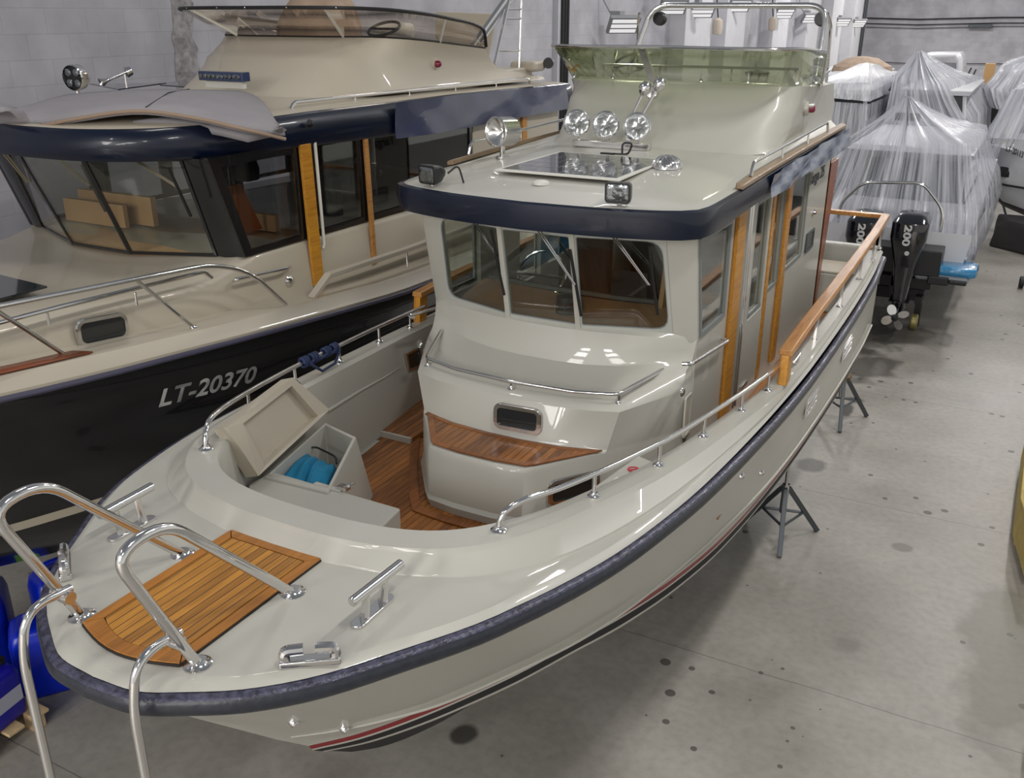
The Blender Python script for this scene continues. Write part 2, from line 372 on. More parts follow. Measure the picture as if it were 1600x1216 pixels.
def brick(name, rough_patch=False, axes='YZ', bw=.5, bh=.25):
    m, nt, b = newmat(name); L = nt.links
    g = N(nt, 'ShaderNodeNewGeometry'); s = N(nt, 'ShaderNodeSeparateXYZ'); c = N(nt, 'ShaderNodeCombineXYZ'); L.new(g.outputs['Position'], s.inputs[0])
    L.new(s.outputs[axes[0]], c.inputs[0]); L.new(s.outputs[axes[1]], c.inputs[1])
    t = N(nt, 'ShaderNodeTexBrick'); t.inputs['Scale'].default_value = 1; t.inputs['Brick Width'].default_value = bw; t.inputs['Row Height'].default_value = bh; t.inputs['Mortar Size'].default_value = .008
    t.inputs['Color1'].default_value = srgb(188, 187, 194); t.inputs['Color2'].default_value = srgb(183, 182, 189); t.inputs['Mortar'].default_value = srgb(176, 175, 182); t.inputs['Mortar Smooth'].default_value = .8
    L.new(c.outputs[0], t.inputs['Vector'])
    no = N(nt, 'ShaderNodeTexNoise'); no.inputs['Scale'].default_value = 1.4; no.inputs['Detail'].default_value = 7; L.new(g.outputs['Position'], no.inputs['Vector'])
    r = N(nt, 'ShaderNodeValToRGB'); r.color_ramp.elements[0].position = .35; r.color_ramp.elements[0].color = (.72, .72, .73, 1); r.color_ramp.elements[1].position = .6; r.color_ramp.elements[1].color = (1, 1, 1, 1); L.new(no.outputs[0], r.inputs[0])
    mx = N(nt, 'ShaderNodeMix', data_type='RGBA', blend_type='MULTIPLY'); mx.inputs[0].default_value = .8; L.new(t.outputs[0], mx.inputs[6]); L.new(r.outputs[0], mx.inputs[7])
    L.new(mx.outputs[2], b.inputs['Base Color']); b.inputs['Roughness'].default_value = .8
    bp = N(nt, 'ShaderNodeBump'); bp.inputs['Strength'].default_value = .15; bp.inputs['Distance'].default_value = .02; L.new(t.outputs[1], bp.inputs['Height']); bp.invert = True; L.new(bp.outputs[0], b.inputs['Normal'])
    return m
FLOORM = concrete(); BRICKY = brick('painted_block_wall'); BRICKX = brick('painted_brick_wall', axes='XZ', bw=.5, bh=.22)
PAINT = simple('wall_paint', srgb(186, 186, 192), .8, var=.06, vscale=2, bump=.3, bscale=6)
XL = -6.7; YE = 59.0
def st(name, mb, mat, **k): o = mb.build(name, mat, None, **k); o['kind'] = 'structure'; return o
m = MB(); m.box(XL, 14, -30, YE, -.2, 0); st('floor', m, FLOORM, smooth=False)
m = MB(); m.box(XL-.3, XL, -30, YE, 0, 8.6); st('wall_left', m, BRICKY, smooth=False)
m = MB(); m.box(XL-.3, 14, YE, YE+.3, 0, 8.6); st('wall_back', m, BRICKX, smooth=False)
# ================================================================== MAIN BOAT
boat = thing('motor_boat', (0, 7, .45), 'cream motor boat with open bow well and navy roof edge, standing nearest the camera', 'boat')
RUBZ = [(2.9, 2.60), (4.0, 2.60), (5.4, 2.53), (6.4, 2.49), (7.5, 2.46), (12, 2.45)]
def rz(y): return interp(RUBZ, y)
SH = [(0, 2.93), (.2, 2.95), (.36, 3.03), (.53, 3.14), (.70, 3.31), (.85, 3.53), (1.07, 3.90), (1.23, 4.35), (1.32, 4.75), (1.40, 5.4), (1.455, 6.4), (1.485, 7.5), (1.49, 9), (1.46, 10.4), (1.40, 11.4)]
NS = 80
def both(fn):
    """mirror a starboard-to-port outline: list for x>0 from the stem aft -> full list port aft .. stem .. aft"""
    return [Vector((-p.x, p.y, p.z)) for p in fn[::-1][:-1]]+fn
base_curve = crom([(w_, y_, 0) for w_, y_ in SH], NS, 1.6)
W0 = 1.49; Y0 = 2.93; YT = 11.4
def level(z, ys, sc, pw, zs=0., yt=None):
    """outline at height z (follows the sheer with weight zs), stem at ys"""
    yt = yt or YT; o = []
    for p in base_curve:
        y = ys+(p.y-Y0)*(yt-ys)/(YT-Y0); x = p.x*sc*(max(p.x, 1e-4)/W0)**pw
        o.append(Vector((x, y, z+zs*(rz(p.y)-2.60))))
    return both(o)
def offs(d, zf):
    """sheer outline pushed outwards by d"""
    o = []
    n = len(base_curve)
    for i, p in enumerate(base_curve):
        a = base_curve[max(0, i-1)]; b = base_curve[min(n-1, i+1)]; t = (b-a).normalized(); nn = Vector((t.y, -t.x, 0))
        if i == 0: nn = Vector((0, -1, 0))
        q = p+nn*d; o.append(Vector((max(q.x, 0), q.y, zf(p.y))))
    return both(o)
WL = crom([(0, 3.96, 0), (.16, 4.14, 0), (.33, 4.40, 0), (.48, 4.68, 0), (.61, 4.95, 0), (.75, 5.30, 0), (.90, 5.68, 0), (1.04, 6.14, 0), (1.16, 6.75, 0), (1.25, 7.70, 0), (1.30, 8.9, 0), (1.32, 10.4, 0), (1.30, 11.3, 0)], NS, 1.6)
KN = crom([(0, 3.76, 0), (.2, 3.93, 0), (.36, 4.10, 0), (.53, 4.32, 0), (.745, 4.73, 0), (.885, 5.04, 0), (1.0, 5.40, 0), (1.11, 5.9, 0), (1.2, 6.42, 0), (1.31, 7.33, 0), (1.365, 8.5, 0), (1.385, 10.4, 0), (1.36, 11.3, 0)], NS, 1.6)
def lvl(f, ztop=-.075):
    o = []
    for p, q in zip(base_curve, KN):
        g = f**.93; x = max(0, p.x-.045*min(1, p.x/.2))*(1-g)+q.x*g; y = (p.y+.05*max(0, 1-p.x/.9))*(1-f)+q.y*f; zt = rz(p.y)+ztop; o.append(Vector((x, y, zt*(1-f)+1.70*f)))
    return both(o)
def low(z, dx, dy):
    return both([Vector((max(0, p.x-dx*min(1, (p.x/.75)**1.5)), p.y+dy*max(0, 1-p.x/.9), z)) for p in WL])
def kw(f):
    return both([p.lerp(q, f)+Vector((0, 0, 1.70*(1-f)+1.50*f)) for p, q in zip(KN, WL)])
lv = [lvl(0), lvl(.33), lvl(.67), lvl(1), kw(.6), kw(1), low(1.465, .004, .02), low(1.45, .006, .03), low(1.395, .012, .09), low(1.375, .016, .11), low(1.34, .07, .16), low(1.22, .26, .30)]
mi_of = {0: 0, 1: 0, 2: 0, 3: 0, 4: 0, 5: 1, 6: 0, 7: 2, 8: 0, 9: 2, 10: 2}
m = MB(); m.loft(lv, mif=lambda i, j: mi_of[i])
# bottom: vee to the keel
keel = []
for p in lv[-1]:
    t = min(1, max(0, (p.y-4.2)/3.4)); keel.append(Vector((p.x*.03, p.y, 1.22-.74*(1-math.cos(PI*t))/2)))
mid = [Vector((p.x*.5, p.y, (p.z+k.z)/2+.02)) for p, k in zip(lv[-1], keel)]
m.loft([lv[-1], mid, keel], mi=2)
n2 = len(lv[0]); port = [l[0] for l in lv]+[mid[0], keel[0]]; stb = [l[-1] for l in lv]+[mid[-1], keel[-1]]
m.add(port+stb, [tuple(range(len(port)))+tuple(range(2*len(port)-1, len(port)-1, -1))], 0)
hull = m.build('hull', [CREAM, RED, ANTIF], boat, angle=50)
# spray rails moulded in the topsides
for s in (-1, 1):
    m = MB(); pts = [Vector((s*p.x*1.004, p.y, p.z)) for p in [q for q in lvl(1) if q.x > 0]][3:]
    m.tube(pts, [.003+.007*min(1, i/12) for i in range(len(pts))], 8); m.build('spray_rail', CREAM, boat)
# skin fittings and through hull grilles on the visible side
for py_, pz_, ln in ((5.9, 2.1, .0), (4.0, 2.12, 0)):
    pass
def side_x(y, z):
    """starboard hull half-width at y, z"""
    best = None
    ls = sorted(lv, key=lambda l: -l[0].z)
    def xat(l):
        h = [p for p in l if p.x >= 0]
        for a, b in zip(h, h[1:]):
            if a.y <= y <= b.y: return a.x+(b.x-a.x)*(y-a.y)/(b.y-a.y+1e-9), a.z+(b.z-a.z)*(y-a.y)/(b.y-a.y+1e-9)
        return 0, h[0].z
    pr_ = None
    for l in ls:
        xx, zz = xat(l)
        if zz <= z:
            if pr_ is None: return xx
            return xx+(pr_[0]-xx)*(z-zz)/(pr_[1]-zz+1e-9)
        pr_ = (xx, zz)
    return pr_[0]
for yy, zz, L_ in ((8.0, 2.05, .17), (9.35, 2.05, .17)):
    m = MB(); c = Vector((side_x(yy, zz)+.006, yy, zz))
    for k in range(3):
        m.obox(c+Vector((.004, 0, (k-1)*.045)), (.012, 0, 0), (0, L_, 0), (0, 0, .014))
    m.obox(c, (.006, 0, 0), (0, L_*1.1, 0), (0, 0, .075))
    m.build('side_vent', CHROME, boat, bevel=.006)
for yy, zz in ((3.62, 2.02), (3.95, 1.72), (6.9, 1.95), (6.3, 2.2)):
    x_ = side_x(yy, zz); m = MB(); m.lathe((x_-.01, yy, zz), (1, -.4, -.3), [(.001, .03), (.012, .03), (.022, .018), (.024, 0)], 12)
    m.build('skin_fitting', CHROME, boat)
# black rub rail: a D section with a worn top
def rub_rings():
    prof = [(-.045, .044, 0), (-.024, .048, 1), (-.006, .036, 1), (.003, .012, 0), (.001, -.012, 0), (-.016, -.032, 0), (-.055, -.036, 0)]
    return [offs(d, (lambda y, dz=dz: rz(y)+dz*(1 if y < 5.5 else max(.75, 1-.1*(y-5.5)))-.048-(0 if y < 5 else min(.03, .015*(y-5))))) for d, dz, _ in prof]
m = MB(); m.loft(rub_rings(), mif=lambda i, j: 1 if i in (0, 1) else 0); m.build('rub_rail', [RUB, RUBTOP], boat, angle=60)
# deck plan curves (half outlines, stem aft) --------------------------------
def half(pts, zf, n=NS):
    c = crom([(a, b, 0) for a, b in pts], n, 1.6); return both([Vector((p.x, p.y, zf(p.y))) for p in c])
BZ = [(3.8, 2.71), (4.4, 2.70), (5.7, 2.60), (7.0, 2.525), (9, 2.51), (12, 2.50)]
bz = lambda y: interp(BZ, y)
DA = offs(-.07, lambda y: rz(y)+.022)
Bp = [(0, 3.87), (.24, 3.88), (.55, 3.94), (.78, 4.04), (.95, 4.19), (1.09, 4.42), (1.21, 4.8), (1.305, 5.35), (1.385, 6.2), (1.425, 7), (1.43, 9), (1.40, 10.4), (1.34, 11.3)]
Cp = [(0, 3.94), (.25, 3.95), (.5, 4.00), (.715, 4.10), (.88, 4.265), (.995, 4.49), (1.09, 4.85), (1.2, 5.35), (1.31, 6.2), (1.385, 7), (1.40, 9), (1.37, 10.4), (1.31, 11.25)]
Dp = [(0, 4.09), (.24, 4.10), (.46, 4.14), (.63, 4.22), (.77, 4.36), (.88, 4.56), (.98, 4.88), (1.10, 5.36), (1.215, 6.2), (1.30, 7), (1.32, 9), (1.29, 10.4), (1.23, 11.15)]
B0 = half(Bp, lambda y: rz(y)+.025); B1 = half([(a*.998, b+.004) for a, b in Bp], lambda y: rz(y)+.035)
C0 = half([(a+(b2-a)*.12, c+(d2-c)*.12) for (a, c), (b2, d2) in zip(Cp, Bp)], lambda y: bz(y)-.025)
C1 = half(Cp, lambda y: bz(y)); D0 = half(Dp, lambda y: bz(y)); 
D1 = half([(a*.985, b+.012) for a, b in Dp], lambda y: bz(y)-.02)
E0 = half([(a*.955, b+.05) for a, b in Dp], lambda y: 1.94)
inner = lambda l: [p for p in l]
# foredeck: flat cap inside the edge line, then the raised coaming
m = MB(); mixr = lambda A_, B_, f: [a.lerp(b, f) for a, b in zip(A_, B_)]
m.loft([offs(-.04, lambda y: rz(y)+.0), DA, mixr(DA, B0, .04), mixr(DA, B0, .35), mixr(DA, B0, .65), mixr(DA, B0, .95), B0, B1, C0, C1, D0, D1, E0]); deck = m.build('deck', CREAM, boat, angle=38)
# forward well and side-deck sole
m = MB(); e = [p for p in E0 if p.y < 6.2]
e = [Vector((-1.2, 6.3, 0))]+e+[Vector((1.2, 6.3, 0))]; m.add([Vector((p.x*1.02, p.y, 1.95)) for p in e], [tuple(range(len(e)))]); m.build('well_sole', TEAKS, boat, smooth=False)
for s in (-1, 1):
    m = MB(); m.box(s*.90, s*1.26, 6.2, 10.42, 1.93, 1.985); m.build('side_deck_sole', TEAKS, boat, smooth=False)
    m = MB(); m.box(s*.90, s*1.20, 6.18, 6.2, 1.94, 1.99); m.build('deck_step_riser', CREAM, boat, smooth=False)
m = MB(); m.box(-1.24, 1.24, 10.42, 11.2, 1.85, 1.9); m.build('cockpit_sole', TEAKS, boat, smooth=False)
# cream margin at the foot of the well
m = MB(); m.loft([[p+Vector((0, 0, .012)) for p in E0 if p.y < 6.2], [Vector((p.x*.97, p.y+(.02 if p.y < 5 else 0), 1.955)) for p in E0 if p.y < 6.2]]); m.build('well_margin', CREAM, boat)
# transom and aft bulwark of the cockpit
m = MB(); wall_holes(m, (-1.30, 11.32, 1.5), X, Z, 2.60, 1.0, [], .14, -Y); m.build('transom', CREAM, boat, bevel=.02)
m = MB(); m.box(-1.2, .5, 11.0, 11.2, 1.9, 2.36); m.box(.62, 1.2, 10.85, 11.2, 1.9, 2.30); m.build('cockpit_locker', CREAM, boat, bevel=.02)
m = MB(); m.obox((.93, 11.02, 2.33), (.26, 0, 0), (0, .16, .02), (0, 0, .012)); m.build('cockpit_hatch', CREAM2, boat, bevel=.01)
m = MB(); m.box(.30, .50, 10.99, 11.01, 2.12, 2.30); m.build('vent_plate', WHITE, boat, bevel=.01)
m = MB(); m.lathe((.40, 10.985, 2.21), (0, -1, 0), [(.05, 0), (.05, .012), (.02, .014), (.015, .03), (.001, .03)], 16); m.build('shower_fitting', CHROME, boat)
# foredeck teak panel --------------------------------------------------------
zt = 2.632
def quadplate(name, pts, z0, h, mat, par=boat, bev=.003):
    m = MB(); m.prism([Vector((a, b, z0)) for a, b in pts], (0, 0, h)); return m.build(name, mat, par, bevel=bev, smooth=False)
fr = [(-.17+.34*k/8, 3.085+.0*k) for k in range(9)]
arc_o = [(-.245+.49*k/10, 3.13-.058*math.sin(PI*k/10)) for k in range(11)]
panel = [(-.245, 3.13)]+arc_o[1:-1]+[(.245, 3.13), (.245, 3.885), (-.245, 3.885)]
BLK = simple('teak_caulk', srgb(32, 26, 22), .6)
base = quadplate('teak_panel', [(a*1.012, 3.5+(b-3.5)*1.008) for a, b in panel], zt-.012, .012, BLK)
arc_i = [(a*.80, b+.055) for a, b in arc_o]
quadplate('planking', [(-.195, 3.19)]+arc_i[1:-1]+[(.195, 3.19), (.195, 3.835), (-.195, 3.835)], zt, .006, TEAKF, base)
bh = .0065
m = MB(); m.prism([Vector((a, b, zt)) for a, b in arc_o+[(.199, 3.187)]+arc_i[::-1][1:-1]+[(-.199, 3.187)]], (0, 0, bh)); m.build('border_board', TEAKB, base, bevel=.002, smooth=False)
for q in ([(-.245, 3.136), (-.200, 3.192), (-.200, 3.836), (-.245, 3.882)], [(.245, 3.136), (.200, 3.192), (.200, 3.836), (.245, 3.882)], [(-.243, 3.885), (-.199, 3.84), (.199, 3.84), (.243, 3.885)]):
    quadplate('border_board', q, zt, bh, TEAKB, base, .002)
# bow hoops ------------------------------------------------------------------
def foot(mb, p, r=.045, n=Z):
    mb.lathe(p, n, [(.001, .022), (r*.55, .022), (r*.7, .012), (r, .006), (r, 0)], 18)
for s in (-1, 1):
    m = MB(); x_ = s*.292
    m.tube(rnd([(x_, 3.165, 2.625), (x_, 2.915, 3.19), (x_, 3.12, 3.205), (x_, 3.655, 2.625)], .10), .0195, 14); h = m.build('bow_hoop', CHROME, boat)
    for yy in (3.165, 3.655):
        m = MB(); foot(m, (x_, yy, 2.622), .05); m.build('foot_flange', CHROME, h)
# mooring bollards (T shaped)
for s in (-1, 1):
    m = MB(); a = Vector((s*.655, 3.56, 2.755)); b = Vector((s*.665, 3.86, 2.755)); m.tube([a, a*.98+b*.02, b*.98+a*.02, b], [.014, .02, .02, .014], 12); o = m.build('mooring_bollard', CHROME, boat)
    for yy in (3.645, 3.76):
        m = MB(); m.tube([(s*.64, yy, 2.63), (s*.66, yy, 2.75)], [.02, .013], 10); m.build('post', CHROME, o)
    m = MB(); m.prism([Vector((s*.64+a_, 3.70+b_, 2.622)) for a_, b_ in rrect(.055, .24, .025)], (0, 0, .014)); m.build('base_plate', CHROME, o, bevel=.004)
# bow fairleads: base bar with two inward hooks
for s in (-1, 1):
    c = Vector((s*.628, 3.355, 2.622)); d = Vector((s*.80, .60, 0)).normalized(); nn = Vector((-d.y, d.x, 0))*s
    m = MB(); m.obox(c+Z*.014, d*.105, nn*.024, Z*.014); o = m.build('bow_fairlead', CHROME, boat, bevel=.008, bseg=3)
    for k in (-1, 1):
        m = MB(); m.tube(rnd([c+d*(.085*k)+Z*.015, c+d*(.088*k)+Z*.062, c+d*(.02*k)+Z*.064], .03), [.02]*9, 10); m.build('hook', CHROME, o)
# coaming rails (forward, low) -----------------------------------------------
def lowrail(s, endx):
    ys = [4.30, 4.75, 5.25, 5.8, 6.35, 6.75]
    cx = lambda y: (interp([(b, a) for a, b in Cp if b > 4.1], y)+interp([(b, a) for a, b in Dp if b > 4.2], y))/2
    pts = [(s*cx(4.33), 4.33, bz(4.36)), (s*cx(4.34), 4.345, bz(4.4)+.07), (s*cx(4.42), 4.42, bz(4.4)+.108)]+[(s*cx(y), y, bz(y)+.115) for y in (4.6, 4.85, 5.1, 5.5, 5.9, 6.3, 6.7, 7.06)]
    m = MB(); m.tube(crom(pts, 70), .0135, 12); r_ = m.build('coaming_rail', CHROME, boat)
    for y in (4.85, 5.37, 5.88, 6.40, 6.85):
        m = MB(); m.tube([(s*cx(y), y, bz(y)), (s*cx(y), y, bz(y)+.11)], .010, 10); foot(m, (s*cx(y), y, bz(y)), .03); m.build('stanchion', CHROME, r_)
    m = MB(); foot(m, (s*cx(4.33), 4.33, bz(4.36)), .035); m.build('foot_flange', CHROME, r_)
lowrail(1, 0); lowrail(-1, 0)
# aft teak rails --------------------------------------------------------------
for s in (-1, 1):
    m = MB()
    rx = lambda y: s*interp([(7.0, 1.375), (9, 1.375), (10.5, 1.36), (11.45, 1.33)], y)
    rings = []
    for y, zz in [(7.02, 2.735), (7.6, 2.765), (8.6, 2.78), (9.6, 2.79), (10.6, 2.80), (11.42, 2.81)]:
        rings.append([Vector((rx(y)-.045, y, zz-.02)), Vector((rx(y)+.045, y, zz-.02)), Vector((rx(y)+.038, y, zz+.02)), Vector((rx(y)-.038, y, zz+.02))])
    m.loft(rings, closed=True, caps=True); tr = m.build('teak_cap_rail', TEAKR, boat, bevel=.008)
    m = MB(); m.prism([(rx(7)-.03, 7.0, 2.52), (rx(7)-.03, 7.10, 2.52), (rx(7)-.03, 7.13, 2.72), (rx(7)-.03, 7.02, 2.72)], (.06, 0, 0)); m.build('teak_end_post', TEAKP, tr, bevel=.01)
    for y in (8.05, 9.0, 9.95, 10.75, 11.3):
        m = MB(); zz = 2.765
        m.obox((rx(y)*.995, y, (zz+2.5)/2), (.009, 0, 0), (0, .022, 0), (0, 0, (zz-2.5)/2)); foot(m, (rx(y)*.995, y, 2.505), .03); m.build('stanchion', CHROME, tr)
m = MB(); m.box(-1.30, 1.36, 11.36, 11.45, 2.79, 2.83); tr = m.build('aft_teak_rail', TEAKR, boat, bevel=.008)
for x_ in (-.6, .2, .75): m = MB(); m.tube([(x_, 11.40, 2.5), (x_, 11.40, 2.79)], .011, 8); m.build('stanchion', CHROME, tr)
# small side cleats
for s in (-1, 1):
    m = MB(); m.tube([(s*1.37, 7.36, 2.565), (s*1.37, 7.54, 2.565)], .01, 8); m.tube([(s*1.37, 7.42, 2.52), (s*1.37, 7.42, 2.565)], .008, 8); m.tube([(s*1.37, 7.48, 2.52), (s*1.37, 7.48, 2.565)], .008, 8)
    m.build('cleat', CHROME, boat)
# ------------------------------------------------------------------ coachroof
def prof_half(pts, n): return both([Vector(p) for p in crom(pts, n)])
def sym(pts): return [Vector((-a, b, c)) for a, b, c in pts[::-1]]+[Vector(p) for p in pts]
nose = [  # rings from the bottom up, half outline from centre outwards
    [(.12, 5.485, 1.95), (.30, 5.51, 1.95), (.38, 5.585, 1.95), (.62, 5.90, 1.95), (.935, 6.5, 1.95)],
    [(.12, 5.475, 2.00), (.31, 5.50, 2.00), (.39, 5.585, 2.0), (.63, 5.90, 2.0), (.935, 6.5, 2.0)],
    [(.12, 5.50, 2.02), (.31, 5.52, 2.02), (.38, 5.60, 2.02), (.62, 5.92, 2.02), (.93, 6.5, 2.02)],
    [(.12, 5.515, 2.30), (.315, 5.535, 2.30), (.37, 5.60, 2.30), (.625, 5.942, 2.30), (.926, 6.465, 2.3)],
    [(.12, 5.535, 2.325), (.31, 5.555, 2.325), (.355, 5.61, 2.325), (.63, 5.955, 2.325), (.925, 6.46, 2.325)],
]
m = MB(); m.loft([sym(r) for r in nose]); 
# step tread between
step_front = sym([(.12, 5.535, 2.325), (.31, 5.555, 2.325), (.355, 5.61, 2.325), (.63, 5.955, 2.325)])
step_back = sym([(.12, 5.87, 2.325), (.31, 5.885, 2.325), (.38, 5.895, 2.325), (.63, 5.955, 2.325)])
m.loft([step_front, step_back])
up = [
    [(.12, 5.87, 2.325), (.31, 5.885, 2.325), (.50, 5.915, 2.325), (.63, 5.955, 2.325), (.925, 6.46, 2.325), (.925, 6.9, 2.325)],
    [(.12, 5.885, 2.345), (.31, 5.90, 2.345), (.50, 5.93, 2.345), (.635, 5.97, 2.345), (.925, 6.47, 2.345), (.925, 6.9, 2.345)],
    [(.12, 5.90, 2.57), (.31, 5.915, 2.57), (.52, 5.945, 2.575), (.69, 5.995, 2.58), (.92, 6.44, 2.60), (.932, 6.9, 2.62)],
    [(.12, 5.925, 2.595), (.31, 5.94, 2.595), (.52, 5.97, 2.598), (.67, 6.02, 2.603), (.912, 6.45, 2.63), (.932, 6.9, 2.66)],
    [(.12, 6.10, 2.625), (.31, 6.11, 2.625), (.48, 6.14, 2.63), (.60, 6.18, 2.64), (.905, 6.51, 2.70), (.932, 6.9, 2.73)],
    [(.12, 6.30, 2.70), (.31, 6.32, 2.70), (.50, 6.36, 2.71), (.70, 6.43, 2.73), (.922, 6.57, 2.76), (.932, 6.9, 2.79)],
    [(.12, 6.34, 2.80), (.31, 6.355, 2.80), (.50, 6.40, 2.80), (.74, 6.48, 2.80), (.926, 6.59, 2.82), (.932, 6.9, 2.84)],
    [(.12, 6.355, 2.90), (.31, 6.37, 2.90), (.50, 6.41, 2.90), (.76, 6.49, 2.89), (.928, 6.598, 2.87), (.932, 6.9, 2.88)],
    [(.12, 6.41, 2.925), (.31, 6.425, 2.925), (.50, 6.48, 2.925), (.79, 6.565, 2.93), (.928, 6.604, 2.90), (.932, 6.9, 2.90)],
]
m.loft([sym(r) for r in up]); coach = m.build('coachroof', CREAM, boat, angle=42)
sv = [Vector((a, b, 2.330)) for a, b in ((-.585, 5.945), (-.345, 5.615), (-.30, 5.575), (-.12, 5.553), (.12, 5.553), (.30, 5.575), (.345, 5.615), (.585, 5.945), (.37, 5.882), (.12, 5.858), (-.12, 5.858), (-.37, 5.882))]
m = MB(); m.prism(sv, (0, 0, .006)); tstep = m.build('teak_step', TEAKS, boat, smooth=False)
def strip(pts, wd, z0, h, mat, par, name='border_board', side=1):
    m = MB(); pts = [Vector((p[0], p[1], 0)) for p in pts]; out = []
    for i, p in enumerate(pts):
        t = (pts[min(i+1, len(pts)-1)]-pts[max(i-1, 0)]).normalized(); out.append(p+Vector((-t.y, t.x, 0))*wd*side)
    m.loft([[Vector((p.x, p.y, z0)) for p in pts], [Vector((p.x, p.y, z0+h)) for p in pts], [Vector((p.x, p.y, z0+h)) for p in out], [Vector((p.x, p.y, z0)) for p in out]]); return m.build(name, mat, par, smooth=False)
strip([(-.60, 5.95), (-.355, 5.613)], .035, 2.332, .007, TEAKBD, tstep, side=1)
strip([(-.355, 5.613), (-.31, 5.57), (-.12, 5.545), (.12, 5.545), (.31, 5.57), (.345, 5.605)], .035, 2.332, .0075, TEAKBD, tstep)
strip([(.345, 5.60), (.61, 5.955)], .035, 2.332, .007, TEAKBD, tstep)
strip([(.59, 5.95), (.37, 5.885), (.12, 5.862), (-.12, 5.862), (-.37, 5.885), (-.59, 5.95)], .03, 2.332, .0075, TEAKBD, tstep)
# teak margin round the sole
m = MB(); q = sym([(.12, 5.44, 1.953), (.33, 5.465, 1.953), (.42, 5.56, 1.953), (.66, 5.90, 1.953), (.90, 6.3, 1.953)])
qi = sym([(.12, 5.375, 1.953), (.36, 5.40, 1.953), (.47, 5.53, 1.953), (.72, 5.90, 1.953), (.97, 6.3, 1.953)])
m.loft([[p+Z*.0 for p in q], [p+Z*.007 for p in q], [p+Z*.007 for p in qi], qi]); m.build('margin_board', TEAKBD, boat, smooth=False)
# portholes with stainless rims
def porthole(c, u, v, w_, h_, r, par=boat, name='porthole', glassm=None, hs=.018, rim=CHROME, rimw=.022):
    c, u, v = Vector(c), Vector(u).normalized(), Vector(v).normalized(); n = u.cross(v)
    m = MB(); ringframe(m, c, u, v, w_, h_, r, rimw, hs, n); ringframe(m, c+n*.001, u, v, w_+.012, h_+.012, r+.006, .012, hs*.5, n); o = m.build(name, rim, par)
    m = MB(); m.prism([p+n*.002 for p in frame3(c, u, v, rrect(w_-.03, h_-.03, max(.01, r-.012)))], n*.005); m.build('pane', glassm or PANE_DARK, o, smooth=False)
    return o
PANE_DARK = simple('dark_pane', srgb(34, 38, 40), .08, coat=.5)
porthole((.09, 5.884, 2.46), (1, .07, 0), (0, .06, 1), .30, .155, .045)
u_ = Vector((.24, .33, 0)).normalized()
for s in (1,):
    porthole(Vector((s*.515, 5.765, 2.16))+Vector((s*u_.y, -u_.x, 0))*.004, (u_.x, s*u_.y, 0), (0, 0, 1), .33, .155, .045)
# rail round the coachroof
m = MB(); rp = [(-.79, 6.46, 2.665), (-.79, 6.45, 2.715), (-.655, 6.045, 2.665), (-.40, 5.985, 2.655), (0, 5.955, 2.655), (.40, 5.985, 2.655), (.655, 6.045, 2.665), (.79, 6.45, 2.715), (.79, 6.46, 2.665)]
m.tube(rnd(rp, .03, 4), .0125, 12); cr = m.build('coachroof_rail', CHROME, boat)
for p in ((-.79, 6.46, 2.64), (-.655, 6.06, 2.60), (0, 5.97, 2.60), (.655, 6.06, 2.60), (.79, 6.46, 2.64)):
    m = MB(); m.tube([p, Vector(p)+Z*.055], .010, 8); foot(m, p, .024); m.build('stanchion', CHROME, cr)
# ------------------------------------------------------------------ wheelhouse
WX = .93
def wy(px, py, x=.95): return P(px, py, x=x).y
m = MB()
# side walls: (u = y-6.5, v = z-1.93)
yA, yB = 6.60, 10.32
zb = 1.93; H_ = 1.72
ho = [(6.60-yA, 7.15-yA, 2.87-zb, 3.51-zb), (7.76-yA, 8.13-yA, 2.70-zb, 3.50-zb), (8.27-yA, 8.58-yA, 2.76-zb, 3.50-zb), (8.80-yA, 9.42-yA, 2.80-zb, 3.50-zb)]
for s in (-1, 1):
    if s > 0: wall_holes(m, (WX, yA, zb), Y, Z, yB-yA, H_, ho, .04, X)
    else: wall_holes(m, (-WX, yA, zb), Y, Z, yB-yA, H_, ho, .04, -X)
# aft bulkhead with door opening
wall_holes(m, (-WX, yB, zb), X, Z, 2*WX, H_, [(.55, 1.25, 0.0, 1.62)], .04, Y)
# front: header, corner posts and mullions are one moulded frame
top = sym([(.26, 6.27, 3.5), (.79, 6.395, 3.5), (.93, 6.62, 3.5)]); 
m.loft([[p+Z*.0 for p in top], [p+Z*.2 for p in top]]);
for s in (-1, 1):
    a = [Vector((s*.785, 6.55, 2.86)), Vector((s*.90, 6.575, 2.86)), Vector((s*.932, 6.605, 2.86)), Vector((s*.932, 6.65, 2.86)), Vector((s*.89, 6.65, 2.86)), Vector((s*.78, 6.60, 2.86))]
    b = [Vector((s*.752, 6.388, 3.55)), Vector((s*.88, 6.415, 3.55)), Vector((s*.932, 6.45, 3.55)), Vector((s*.932, 6.50, 3.55)), Vector((s*.88, 6.50, 3.55)), Vector((s*.76, 6.45, 3.55))]
    m.loft([a, b], closed=True, caps=True)
    m.loft([[Vector((s*.88, 6.58, 1.93)), Vector((s*.93, 6.60, 1.93))], [Vector((s*.90, 6.6, 2.95)), Vector((s*.93, 6.6, 2.95))]])
    c_, d_ = Vector((s*.245-.0, 6.39, 2.90)), Vector((s*.24, 6.262, 3.52))
    m.loft([[c_+Vector((k*.016, l, 0)) for k, l in ((-1, -.012), (1, -.012), (1, .03), (-1, .03))], [d_+Vector((k*.016, l, 0)) for k, l in ((-1, -.012), (1, -.012), (1, .03), (-1, .03))]], closed=True, caps=True)
house = m.build('wheelhouse', CREAM, boat, angle=30)
